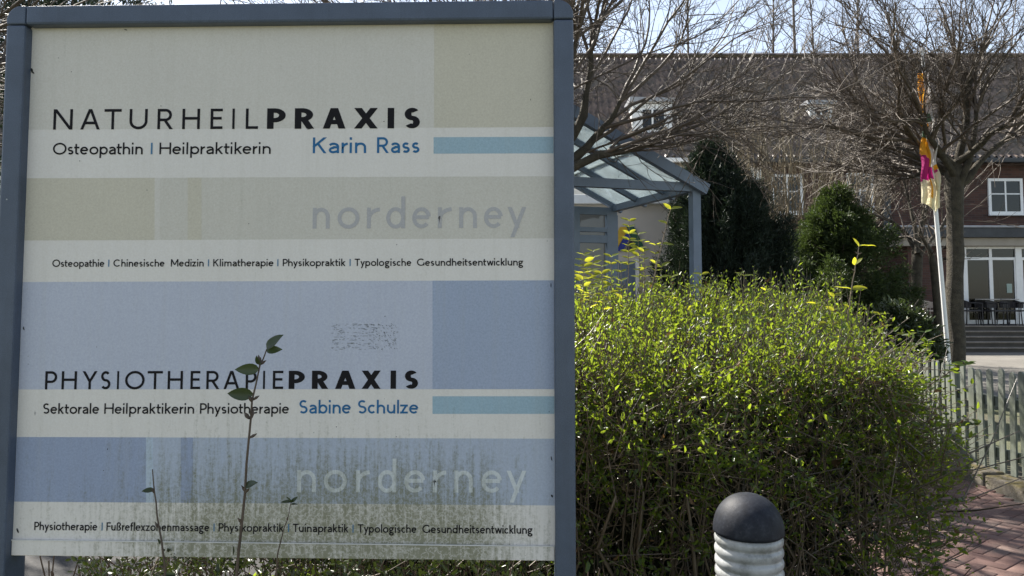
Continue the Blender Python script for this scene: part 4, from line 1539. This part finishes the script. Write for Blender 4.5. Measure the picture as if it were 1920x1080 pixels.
# ------------------------------------------------------------------ flagpole and flag
M['white_paint'] = plain('white_paint', (.78, .78, .76), .4, .06, 6, .05)
yF = 11.6
pa, pb_ = P(1778, 670, yF), P(1729.5, 100, yF)
dv = (pb_ - pa).normalized()
foot = pa - dv * (pa.z / dv.z)
pole = empty('flagpole', foot)
tag(pole, 'slim white leaning flagpole beside the tree trunk behind the fence', 'flagpole')
tb = Tubes()
tb.add([(0, 0, 0), tuple((pa - foot) * 1.0), tuple(pb_ - foot)], [.036, .034, .026], 12)
tb.build('mast', M['white_paint'], pole)
m = MB()
m.lathe([(.001, .10), (.03, .085), (.042, .05), (.03, .015), (.02, 0)], 14)
o = m.build('finial', M['white_paint'], pole, True)
o.location = pb_ - foot
ftop, fbot = P(1731, 140, yF), P(1742, 388, yF)
flag = []


def cloth(name, c):
    m_, n_, b_ = new_mat(name)
    b_.inputs['Base Color'].default_value = (*c, 1)
    n_.links.new(mixc(n_, noise(n_, 7, 3), tuple(k * .85 for k in c), tuple(min(1, k * 1.1) for k in c)), b_.inputs['Base Color'])
    b_.inputs['Roughness'].default_value = .8
    t2 = N(n_, 'ShaderNodeBsdfTranslucent'); t2.inputs[0].default_value = (*c, 1)
    mx = N(n_, 'ShaderNodeMixShader'); mx.inputs[0].default_value = .45
    n_.links.new(b_.outputs[0], mx.inputs[1]); n_.links.new(t2.outputs[0], mx.inputs[2])
    n_.links.new(mx.outputs[0], n_.nodes['Material Output'].inputs[0])
    return m_


M['orange'] = cloth('orange_cloth', (.82, .42, .03)); M['cream'] = cloth('cream_cloth', (.78, .72, .50)); M['magenta'] = cloth('magenta_cloth', (.42, .015, .17)); M['whitec'] = cloth('white_cloth', (.75, .74, .72)); M['green'] = cloth('green_cloth', (.12, .20, .12))
v, q, mi = [], [], []
nu, nv = 34, 60
wk = rng.normal(size=6)
for j in range(nv + 1):
    t_ = j / nv
    c = ftop + (fbot - ftop) * t_
    wid = .21 + .16 * min(1, t_ * 1.15) ** .8 * (1 + .12 * math.sin(t_ * 17))
    for i in range(nu + 1):
        s_ = i / nu
        fold = math.sin(s_ * 15 + t_ * 3.2) * .055 + math.sin(s_ * 7 - t_ * 5) * .03
        x = c.x - .13 + wid * (s_ * .75 + .12 * math.sin(s_ * 15 + 1.3 + t_ * 2)) + .012 * math.sin(t_ * 30 + s_ * 4)
        y = yF - .08 + fold * min(1, .35 + t_) + .02 * math.sin(t_ * 23 + s_ * 5)
        z = c.z + .045 * math.sin(s_ * 6.0 + 1) * t_ - .05 * s_ * t_
        v.append((x, y, z))
for j in range(nv):
    t_ = (j + .5) / nv
    for i in range(nu):
        s_ = (i + .5) / nu
        q.append((j * (nu + 1) + i, j * (nu + 1) + i + 1, (j + 1) * (nu + 1) + i + 1, (j + 1) * (nu + 1) + i))
        k = 0
        if s_ > .62 and t_ < .68: k = 3
        if .30 < t_ < .36 and s_ < .7: k = 4
        if .44 < t_ < .50: k = 3 if s_ > .3 else 4
        if t_ > .66 + .10 * (s_ - .4) and t_ < .84 - .12 * s_: k = 2
        if t_ >= .84 - .12 * s_: k = 1 if (s_ < .35 or s_ > .55 or t_ > .92) else 0
        mi.append(k)
v = np.array(v); v0 = v.mean(0)
fl = np_mesh('flag', v - v0, q, [M['orange'], M['cream'], M['magenta'], M['whitec'], M['green']], None, True, mi)
fl.location = v0
tag(fl, 'limp orange, white and magenta flag hanging down the flagpole', 'flag')

# ------------------------------------------------------------------ main house
bm_, bn, bb = new_mat('dark_red_brick')
tcn = N(bn, 'ShaderNodeTexCoord').outputs['Object']
mp = N(bn, 'ShaderNodeMapping'); mp.inputs['Rotation'].default_value = (R(90), 0, 0)
bn.links.new(tcn, mp.inputs[0])
bk = N(bn, 'ShaderNodeTexBrick')
bn.links.new(mp.outputs[0], bk.inputs['Vector'])
bk.inputs['Scale'].default_value = 1
bk.inputs['Brick Width'].default_value = .25; bk.inputs['Row Height'].default_value = .075; bk.inputs['Mortar Size'].default_value = .006
bk.inputs['Color1'].default_value = (.092, .042, .030, 1); bk.inputs['Color2'].default_value = (.056, .028, .022, 1); bk.inputs['Mortar'].default_value = (.075, .062, .053, 1)
bn.links.new(mixc(bn, .5, bk.outputs['Color'], ramp(bn, noise(bn, 1.3, 5, .6, tcn), [(.3, (.35, .35, .35)), (.7, (.62, .62, .62))]), 'OVERLAY'), bb.inputs['Base Color'])
bb.inputs['Roughness'].default_value = .9
M['brick'] = bm_
M['render'] = plain('white_render', (.66, .66, .62), .9, .08, 2, .2)
M['creamwall'] = plain('cream_render', (.56, .51, .45), .9, .08, 1.5, .2)
M['steel'] = plain('blue_grey_steel', (.115, .155, .215), .4, .1, 5, .05)
M['wglass'] = glass_mat('window_glass', (.25, .27, .28), .0)
M['cglass'] = glass_mat('canopy_glass', (.80, .87, .86), .0, .1, .17)
M['dark_in'] = plain('dark_interior', (.018, .018, .02), .9, .2, 2, 0)  # near-black tone carries the dimness of the unlit rooms
M['zinc'] = plain('zinc', (.30, .31, .33), .45, .15, 5, .05)
M['fascia'] = plain('dark_felt', (.055, .06, .065), .8, .2, 4, .2)
M['concrete'] = plain('concrete', (.33, .30, .25), .9, .12, 3, .3)
tm, tn, tbs = new_mat('brown_pantiles')
ti = N(tn, 'ShaderNodeTexCoord').outputs['Object']
tmap = noise(tn, 1.0, 2, .5, ti, stretch=(4.1, 3, 3))
tcol = ramp(tn, tmap, [(.34, (.052, .035, .028)), (.66, (.195, .135, .105))])
tcol = mixc(tn, math_(tn, 'MULTIPLY', smooth(tn, noise(tn, .9, 5, .7, ti), .45, .7), .5), tcol, (.10, .10, .075))
tn.links.new(tcol, tbs.inputs['Base Color'])
tbs.inputs['Roughness'].default_value = .42
tbs.inputs['Specular IOR Level'].default_value = .6
M['tiles'] = tm

HY = 25.0
ez_ = P(960, 297, HY).z
hx0, hx1 = -22.0, 30.0
ridge_y = HY + 4.95
ridge_z = P(960, 104, ridge_y).z
house = empty('long_house', (4, HY, .2))
tag(house, 'long dark red brick house with brown pantile roof, dormers and white windows', 'house')
O = np.array(house.location)


def hq(mb_, u0, u1, v0, v1, y0, y1):
    """box whose front face at y0 covers the pixel rectangle"""
    a, b = P(u0, v1, y0), P(u1, v0, y0)
    mb_.box(a.x - O[0], b.x - O[0], y0 - O[1], y1 - O[1], a.z - O[2], b.z - O[2])
    return mb_


xsplit = P(1372, 300, HY).x
m = MB(); m.box(xsplit - O[0], hx1 - O[0], 0, 9.9, -.3, ez_ - O[2] + .02); m.build('wall', M['brick'], house)['label'] = 'dark red brick wall'
m = MB(); m.box(hx0 - O[0], xsplit - O[0] - .003, 0, 9.9, -.3, ez_ - O[2] + .02); m.build('wall', M['render'], house)['label'] = 'white rendered wall behind the canopy'


def tile_roof():
    TW, TL = .23, .34
    rise, run = ridge_z - ez_ + .12, ridge_y - HY + .45
    sl_ = math.hypot(rise, run)
    nt_ = int((hx1 - hx0) / TW); nc = int(sl_ / TL)
    xs = np.arange(nt_ * 6 + 1) / 6.0
    prof = .072 * np.where((xs % 1) < .55, np.sin(np.pi * (xs % 1) / .55), -.35 * np.sin(np.pi * ((xs % 1) - .55) / .45))
    jit = rng.normal(0, .006, (nc, nt_ + 1))
    rows, nrm = [], np.array((0, -rise / sl_, run / sl_)) * -1
    dirv = np.array((0, run / sl_, rise / sl_)); nrm = np.array((0, -rise / sl_, run / sl_))
    base = np.array((hx0, HY - .45, ez_ - .12)) - O
    for c in range(nc):
        for (dt, up) in ((0, .085), (.98, .008)):
            jj = jit[c][np.minimum((xs).astype(int), nt_)]
            p = base[None] + np.stack([xs * TW, 0 * xs, 0 * xs], 1) + dirv[None] * ((c + dt) * TL) + nrm[None] * (prof + up + jj)[:, None]
            rows.append(p)
    v_ = np.concatenate(rows); w_ = len(xs)
    r_i = np.arange(len(rows) - 1)[:, None] * w_; c_i = np.arange(w_ - 1)[None]
    q_ = np.stack([r_i + c_i, r_i + c_i + 1, r_i + w_ + c_i + 1, r_i + w_ + c_i], -1).reshape(-1, 4)
    return np_mesh('roof', v_, q_, M['tiles'], house)


roof = tile_roof()
m = MB()
m.prism([(ridge_y - O[1], ridge_z - O[2] - .04), (10.4, ez_ - O[2] - .1), (10.4, ez_ - O[2] - .3), (-.40, ez_ - O[2] - .24)], 'x', hx0 - O[0] + .01, hx1 - O[0] - .01)
m.build('roof_deck', M['tiles'], house)
m = MB()
for i in range(int((hx1 - hx0) / .36)):
    x = hx0 - O[0] + i * .36
    m.prism([(ridge_y - O[1] + .14 * math.cos(R(a)), ridge_z - O[2] - .02 + .11 * math.sin(R(a))) for a in range(0, 181, 30)], 'x', x, x + .345)
m.build('ridge_cap', M['tiles'], house)
m = MB()
gx = P(1296, 300, HY - .5).x
for a, b, mt in ((hx0, gx, 'white_paint'), (gx + .003, hx1, 'fascia')):
    m = MB(); m.box(a - O[0], b - O[0], -.58, -.44, ez_ - O[2] - .22, ez_ - O[2] - .08, .02); m.build('gutter', M[mt], house)
m = MB(); hq(m, 1662, 1668, 300, 560, HY - .12, HY - .03); m.build('downpipe', M['fascia'], house)


def window(u0, u1, v0, v1, parent=house, y=HY, bars=(1, 1), fr=.09):
    a, b = P(u0, v1, y), P(u1, v0, y)
    x0, x1, z0, z1 = a.x - O[0], b.x - O[0], a.z - O[2], b.z - O[2]
    yy = y - O[1]
    m = MB()
    m.box(x0, x0 + fr, yy - .06, yy - .002, z0, z1); m.box(x1 - fr, x1, yy - .06, yy - .002, z0, z1)
    m.box(x0 + fr, x1 - fr, yy - .06, yy - .002, z1 - fr, z1); m.box(x0 + fr, x1 - fr, yy - .06, yy - .002, z0, z0 + fr)
    for k in range(bars[0]):
        xc = x0 + (x1 - x0) * (k + 1) / (bars[0] + 1); m.box(xc - .025, xc + .025, yy - .05, yy - .004, z0 + fr, z1 - fr)
    for k in range(bars[1]):
        zc = z0 + (z1 - z0) * (k + 1) / (bars[1] + 1) + .08; m.box(x0 + fr, x1 - fr, yy - .045, yy - .006, zc - .02, zc + .02)
    f = m.build('window', M['white_paint'], parent)
    m = MB(); m.box(x0 + fr, x1 - fr, yy - .030, yy - .022, z0 + fr, z1 - fr); m.build('pane', M['wglass'], f)
    m = MB(); m.box(x0 + fr, x1 - fr, yy - .008, yy - .003, z0 + fr, z1 - fr); m.build('unlit_room_sheet', M['dark_in'], f)  # near-black sheet behind the pane stands for the unlit room
    m = MB(); m.box(x0 - .04, x1 + .04, yy - .14, yy - .062, z0 - .05, z0 - .003, .01); m.build('sill', M['white_paint'], f)


for a in ((1446, 1504, 327, 401), (1588, 1636, 325, 400), (1853, 1915, 335, 402), (1960, 2020, 335, 402)):
    window(*a)
# dormers
for (u0, u1, v0, v1, Yd, lab) in ((1186, 1260, 192, 256, HY + .70, 'large white dormer'), (1518, 1560, 197, 224, HY + 1.3, 'small roof dormer half hidden by twigs')):
    a, b = P(u0, v1, Yd), P(u1, v0, Yd)
    x0, x1, z0, z1 = a.x - O[0], b.x - O[0], a.z - O[2], b.z - O[2]
    yy = Yd - O[1]
    m = MB(); m.box(x0, x1, yy, yy + 2.6, z0 - .1, z1); dm = m.build('dormer', M['white_paint'], house); dm['label'] = lab
    m = MB(); m.prism([(x0 - .1, z1 + .003), (x1 + .1, z1 + .003), (x1 + .1, z1 + .12), (x0 - .1, z1 + .16)], 'y', yy - .15, yy + 2.8); m.build('dormer_roof', M['zinc'], dm)
    wx = (x1 - x0) * .26
    m = MB(); m.box(x0 + wx, x1 - wx * .8, yy - .03, yy - .004, z0 + (z1 - z0) * .2, z1 - (z1 - z0) * .22); m.build('pane', M['wglass'], dm)
    m = MB(); m.box((x0 + x1) / 2 - .03, (x0 + x1) / 2 + .03, yy - .05, yy - .032, z0 + (z1 - z0) * .2, z1 - (z1 - z0) * .22); m.build('glazing_bar', M['white_paint'], dm)
# skylight left of the dormer
sk = P(1092, 225, HY + 2.0)
m = MB(); m.box(-.7, .7, -.55, .55, 0, .12, .01)
o = m.build('skylight', M['zinc'], house); o.location = (sk.x - O[0], sk.y - O[1], sk.z - O[2]); o.rotation_euler = (math.atan2(ridge_z - ez_, ridge_y - HY), 0, 0)
m = MB(); m.box(-.6, .6, -.45, .45, .123, .13); m.build('pane', M['wglass'], o)
# white board on the brick
a, b = P(1398, 338, HY - .06), P(1427, 314, HY - .06)
wb = empty('wall_board', (a.x, HY - .06, a.z))
tag(wb, 'plain white board fixed to the brick wall under the eaves beside the dark conifer', 'board')
m = MB(); m.box(0, b.x - a.x, 0, .05, 0, b.z - a.z, .008); m.build('board_face', M['white_paint'], wb)

# ------------------------------------------------------------------ garden room, deck, furniture
GY = 23.4
gr_ = empty('garden_room', (P(1860, 560, GY).x, GY, .2))
tag(gr_, 'flat roofed garden room with white glazed doors at the back of the terrace', 'extension')
Okeep = O
O = np.array(gr_.location)
gx0, gx1 = P(1686, 450, GY).x, P(2150, 450, GY).x
dx0 = P(1793, 470, GY).x
zf = P(960, 611, 22.0).z            # deck level
zl0, zl1 = P(960, 462, GY).z, P(960, 447, GY).z
m = MB(); m.box(gx0 + .25 - O[0], dx0 - O[0], .0, 1.55, -.2, zl0 - O[2] - .002); m.build('wall', M['brick'], gr_)
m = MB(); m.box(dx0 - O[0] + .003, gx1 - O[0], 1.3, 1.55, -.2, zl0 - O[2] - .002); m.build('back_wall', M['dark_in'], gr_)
m = MB(); m.box(gx0 - O[0], gx1 - O[0], -.25, 1.57, zl0 - O[2], zl1 - O[2], .01); m.build('lintel', M['concrete'], gr_)
m = MB(); m.box(gx0 - .12 - O[0], gx1 - O[0], -.40, 1.58, zl1 - O[2] + .003, P(960, 429, GY).z - O[2], .01); m.build('fascia', M['fascia'], gr_)
m = MB(); m.box(gx0 - .16 - O[0], gx1 - O[0], -.44, 1.57, P(960, 429, GY).z - O[2] + .003, P(960, 425, GY).z - O[2], .008); m.build('roof_edge', M['zinc'], gr_)


def gbox(mb_, u0, u1, z0, z1, y0, y1):
    mb_.box(P(u0, 500, GY).x - O[0], P(u1, 500, GY).x - O[0], y0, y1, z0 - O[2], z1 - O[2])


zz = lambda v_: P(960, v_, GY).z
ub = zf + .01
for (u0, u1) in ((1762, 1804), (1812, 1904), (1916, 2008), (2020, 2110)):
    m = MB()
    gbox(m, u0, u1, zz(466.5), zz(462.3), .0, .07); gbox(m, u0, u1, zz(487.5), zz(482.5), .0, .07); gbox(m, u0, u1, ub, ub + .12, 0, .07)
    gbox(m, u0, u0 + 2.2, ub + .122, zz(487.7), .0, .06); gbox(m, u1 - 2.2, u1, ub + .122, zz(487.7), .0, .06)
    c = (u0 + u1) / 2
    gbox(m, c - 3.4, c + 3.4, ub + .122, zz(487.7), .0, .065); gbox(m, c - 2.5, c + 2.5, zz(482.3), zz(466.7), .0, .065)
    dr = m.build('glazed_door', M['white_paint'], gr_)
    m = MB(); gbox(m, u0, u1, ub + .05, zz(464), .030, .036); m.build('pane', M['wglass'], dr)
M['poster'] = plain('pale_green_poster', (.30, .38, .33), .6, .1, 12, 0)
m = MB(); gbox(m, 1887, 1897, P(0, 549, GY).z, P(0, 532, GY).z, .020, .026); m.build('poster', M['poster'], gr_)
m = MB(); m.lathe([(.001, .30), (.05, .28), (.07, .15), (.03, .02), (.012, 0), (.012, -.28), (.045, -.32), (.05, -.38), (.001, -.42)], 10, (P(1882, 500, GY).x - O[0], .25))
o = m.build('hanging_lamp', M['white_paint'], gr_); o.location = (0, 0, P(0, 525, GY).z - O[2])
m = MB()
for (u0, u1) in ((1804, 1812), (1904, 1916), (2008, 2020)): gbox(m, u0 + .05, u1 - .05, ub, zz(462.4), -.02, .10)
m.build('mullion', M['white_paint'], gr_)
O = Okeep
M['timber'] = plain('grey_decking', (.20, .175, .145), .8, .2, 3, .3, fine=25)
deck = empty('timber_deck', (P(1860, 560, 22.6).x, 22.6, .2))
tag(deck, 'raised timber deck with wide grey steps in front of the garden room', 'deck')
D = np.array(deck.location)
dxa, dxb = P(1700, 600, 22).x, P(2150, 600, 22).x
nst = 4
rise = (zf - .2) / (nst + 1)
m = MB()
for i in range(11):
    y0 = 22.0 + i * .135
    m.box(dxa - D[0], dxb - D[0], y0 - D[1], y0 + .13 - D[1], zf - .03 - D[2], zf - D[2])
m.build('deck_boards', M['timber'], deck)
M['riser'] = plain('dark_riser', (.07, .062, .052), .85, .2, 3, .2)
m = MB(); m.box(dxa + .01 - D[0], dxb - .01 - D[0], 22.03 - D[1], 23.35 - D[1], -.1, zf - .034 - D[2]); m.build('deck_base', M['riser'], deck)
for k in range(nst):
    zt_ = zf - rise * (k + 1)
    y1 = 22.03 - .30 * k - .003
    m = MB(); m.box(dxa - D[0], dxb - D[0], y1 - .31 - D[1], y1 - D[1], zt_ - .035 - D[2], zt_ - D[2], .004); st3 = m.build('step', M['timber'], deck)
    m = MB(); m.box(dxa + .01 - D[0], dxb - .01 - D[0], y1 - .27 - D[1], y1 - .02 - D[1], -.1, zt_ - .037 - D[2]); m.build('riser', M['riser'], st3)

M['rattan'] = plain('dark_woven_plastic', (.022, .020, .022), .5, .3, 40, .4, .004)
M['beigeplastic'] = plain('beige_plastic', (.36, .30, .25), .5, .1, 10, .1)
M['tabletop'] = plain('pale_table_top', (.46, .44, .41), .4, .1, 10, .05)


def chair(name, label, mat, loc_, rz, group=None):
    c = empty(name, loc_, rz)
    tag(c, label, 'chair', group)
    m = MB(); m.box(-.22, .22, -.21, .22, .40, .44, .012); m.build('seat', mat, c)
    m = MB()
    n_ = 10
    for i in range(n_):
        a0, a1 = R(205 + 130 * i / n_), R(205 + 130 * (i + 1) / n_)
        h0, h1 = .66 + .07 * math.sin(math.pi * i / n_), .66 + .07 * math.sin(math.pi * (i + 1) / n_)
        pts = [(rr_ * math.cos(a_), -.02 + rr_ * -math.sin(a_), z_) for rr_ in (.25, .235) for a_, z_ in ((a0, .50), (a1, .50), (a1, h1), (a0, h0))]
        vs_ = [m.bm.verts.new(p) for p in pts]
        for f_ in ((0, 1, 2, 3), (7, 6, 5, 4), (0, 4, 5, 1), (3, 2, 6, 7)):
            m.bm.faces.new([vs_[k_] for k_ in f_])
    m.build('backrest', mat, c)
    for s_ in (-1, 1):
        tb_ = Tubes(); tb_.add([(s_ * .245, -.22, .63), (s_ * .26, .0, .655), (s_ * .225, .2, .67)], [.015] * 3, 6); tb_.build('armrest', mat, c)
        for y_, zt2 in ((-.20, .63), (.21, .67)):
            tb_ = Tubes(); tb_.add([(s_ * .25, y_ * 1.08, 0), (s_ * .225, y_, .42), (s_ * .235, y_, zt2)], [.014, .017, .016], 6); tb_.build('leg', mat, c)
    return c


GC = 'dark woven chairs on the deck'
zc = zf + .002
chs = [(1822, 22.5, 1.4, 'dark woven chair nearest the tree trunk on the deck'), (1836, 22.9, -1.3, 'dark woven chair facing the first table, second from the tree trunk'), (1866, 22.35, .3, 'dark woven chair with its back to the steps, in front of the glazed doors'),
       (1893, 22.4, -.2, 'dark woven chair between the two pale tables'), (1917, 22.55, 1.5, 'dark woven chair at the right edge of the photo')]
base_ch = None
for u_, y_, rz, lab in chs:
    L_ = (P(u_, 600, y_).x, y_, zc)
    if base_ch is None:
        base_ch = chair('terrace_chair', lab, M['rattan'], L_, rz, GC)
    else:
        c = copy_tree(base_ch); c.location = L_; c.rotation_euler = (0, 0, rz); c['label'] = lab
chair('terrace_chair', 'beige plastic chair left of the flagpole beside the shrubs', M['beigeplastic'], (P(1742, 600, 22.4).x, 22.4, zc), .2)


def table(lab, u_, y_):
    c = empty('terrace_table', (P(u_, 600, y_).x, y_, zc))
    tag(c, lab, 'table', 'pale topped tables on the deck')
    m = MB(); m.lathe([(.001, .765), (.31, .765), (.32, .755), (.31, .735), (.001, .735)], 28); m.build('table_top', M['tabletop'], c)
    m = MB(); m.lathe([(.022, .734), (.022, .03), (.2, .02), (.2, .001)], 18); m.build('pedestal', M['rattan'], c)


table('round pale topped table before the left glazed door', 1853, 22.75)
table('round pale topped table before the right glazed door', 1889, 22.8)

# ------------------------------------------------------------------ entrance: cream annex, glass canopy, wall logo
AY = 14.0
an = empty('entrance_annex', (1.2, AY, gz(AY)))
tag(an, 'low cream rendered annex with white roof edge behind the glass canopy', 'building')
ax0, ax1 = -2.6, P(1345, 500, AY).x
at = P(1200, 384, AY).z
A = np.array(an.location)
m = MB(); m.box(ax0 - A[0], ax1 - A[0], 0, 6, -.3, at - A[2]); m.build('wall', M['creamwall'], an)
m = MB(); m.box(ax0 - .15 - A[0], ax1 + .15 - A[0], -.15, 6.1, at - A[2] + .003, at - A[2] + .17, .01); m.build('roof_edge', M['white_paint'], an)
a, b = P(1172, 640, AY), P(1190, 487, AY)
m = MB(); m.box(P(1160, 500, AY).x - A[0], b.x - A[0], -.05, -.003, 0, P(0, 490, AY).z - A[2]); dd = m.build('door', M['steel'], an)
m = MB(); m.box(b.x - A[0] + .003, b.x - A[0] + .07, -.06, -.003, 0, P(0, 486, AY).z - A[2]); m.build('door_frame', M['white_paint'], an)
# logo
M['lg_y'] = plain('yellow_sign', (.62, .38, .02), .5, .05, 5, 0); M['lg_b'] = plain('blue_sign', (.015, .03, .25), .5, .05, 5, 0); M['lg_g'] = plain('green_sign', (.012, .085, .045), .5, .05, 5, 0); M['lg_k'] = plain('navy_sign', (.012, .014, .03), .5, .05, 5, 0)
lg = empty('wall_logo', tuple(P(1186, 448, AY - .05)))
tag(lg, 'angular yellow, blue and green emblem mounted on the cream wall under the canopy', 'emblem')


def lpoly(pix, mat, d0):
    m_ = MB()
    pts = [P(1060 + x_ / 4.91, 340 + y_ / 4.91, AY - .05) - lg.location for x_, y_ in pix]
    m_.prism([(p.x, p.z) for p in pts], 'y', -d0, .045)
    m_.build('emblem_piece', M[mat], lg)


lpoly([(478, 470), (505, 420), (560, 418), (575, 445), (487, 600), (470, 600)], 'lg_y', .0)
lpoly([(487, 612), (545, 500), (572, 478), (600, 520), (525, 640), (490, 640)], 'lg_b', .012)
lpoly([(565, 420), (632, 418), (742, 640), (690, 640), (610, 520)], 'lg_g', .006)
lpoly([(600, 525), (645, 600), (630, 632), (565, 632)], 'lg_k', .003)

# gabled glass canopy
cn = empty('glass_canopy', (2.36, 10.0, 0))
tag(cn, 'blue grey steel canopy with gabled glass roof at the entrance', 'canopy')
C0 = np.array(cn.location)
e = Vector((-.30, .954, 0)).normalized()     # runs back along the eave
l = Vector((-e.y, e.x, 0))                   # runs left along the gable
zE = P(1302, 352, 10).z
pc_ = Vector((P(1302, 352, 10).x, 10.0, 0))
HW, RISE, LEN = 2.25, 1.08, 2.45


def cp(s_, d_, z_):
    p = pc_ + l * s_ + e * d_
    return Vector((p.x - C0[0], p.y - C0[1], z_))


def roofp(s_, d_, off=0.0):
    k = s_ if s_ <= HW else 2 * HW - s_
    return cp(s_, d_, zE + RISE * k / HW + off)


for s_, d_ in ((0, 0), (2 * HW, 0), (2 * HW, LEN)):
    m = MB(); m.beam(cp(s_, d_, 0), cp(s_, d_, zE - .04), .115, .115, e); m.build('post', M['steel'], cn)
m = MB(); m.beam(cp(-.06, 0, zE), cp(2 * HW + .06, 0, zE), .10, .115); m.build('tie_beam', M['steel'], cn)
for s_ in (0, 2 * HW):
    m = MB(); m.beam(cp(s_, .06, zE), cp(s_, LEN, zE), .10, .10); m.build('eave_beam', M['steel'], cn)
m = MB(); m.beam(roofp(HW, -.12, .02), roofp(HW, LEN, .02), .09, .12); m.build('ridge_beam', M['steel'], cn)
for i in range(4):
    d_ = -.08 + (LEN + .08) * i / 3
    for a_, b_ in ((-.13, HW - .05), (2 * HW + .13, HW + .05)):
        p0 = roofp(max(a_, -9), d_) if a_ >= 0 and a_ <= 2 * HW else cp(a_, d_, zE - RISE * .13 / HW)
        m = MB(); m.beam(p0 + Vector((0, 0, .03)), roofp(b_, d_, .03), .075 if i else .10, .085 if i else .14); m.build('rafter', M['steel'], cn)
for i in range(3):
    d0, d1 = -.08 + (LEN + .08) * i / 3 + .05, -.08 + (LEN + .08) * (i + 1) / 3 - .05
    for a_ in (0, 1):
        m = MB()
        zo = .055
        q0 = [cp(-.12, d0, zE - RISE * .12 / HW + zo), cp(-.12, d1, zE - RISE * .12 / HW + zo), roofp(HW - .05, d1, zo), roofp(HW - .05, d0, zo)]
        if a_:
            q0 = [cp(2 * HW + .12, d0, zE - RISE * .12 / HW + zo), cp(2 * HW + .12, d1, zE - RISE * .12 / HW + zo), roofp(HW + .05, d1, zo), roofp(HW + .05, d0, zo)]
        m.quad(*[tuple(p) for p in q0])
        o = m.build('glass_pane', M['cglass'], cn)
        sd_ = o.modifiers.new('thick', 'SOLIDIFY'); sd_.thickness = .008
# glazing bars across the slopes
for f_ in (.36, .72):
    m = MB(); m.beam(roofp(HW * f_, -.05, .09), roofp(HW * f_, LEN, .09), .05, .03); m.build('glazing_bar', M['white_paint'], cn)
# vestibule front
m = MB()
vz = zE - .05
s0, s1 = 0.0, 2 * HW


def vb(sa, sb, z0, z1, th=.08):
    m.beam(cp((sa + sb) / 2, LEN, z0), cp((sa + sb) / 2, LEN, z1), th, abs(sb - sa), e)


for sa in (0, .62, 1.24, 2.1, 2.96, 3.8, 4.42):
    m.beam(cp(sa + .055, LEN, 0), cp(sa + .055, LEN, vz - .061), .11 if sa else .19, .08, e)
for z_, hh in ((vz, .12), (vz - .30, .07), (P(1120, 448, 12.2).z, .12), (.15, .25)):
    m.beam(cp(-.03, LEN + .004, z_), cp(s1, LEN + .004, z_), .075, hh)
ves = m.build('glazed_screen', M['steel'], cn)
m = MB()
m.quad(cp(.03, LEN + .03, .1), cp(s1, LEN + .03, .1), cp(s1, LEN + .03, vz), cp(.03, LEN + .03, vz))
m.build('pane', M['wglass'], ves)
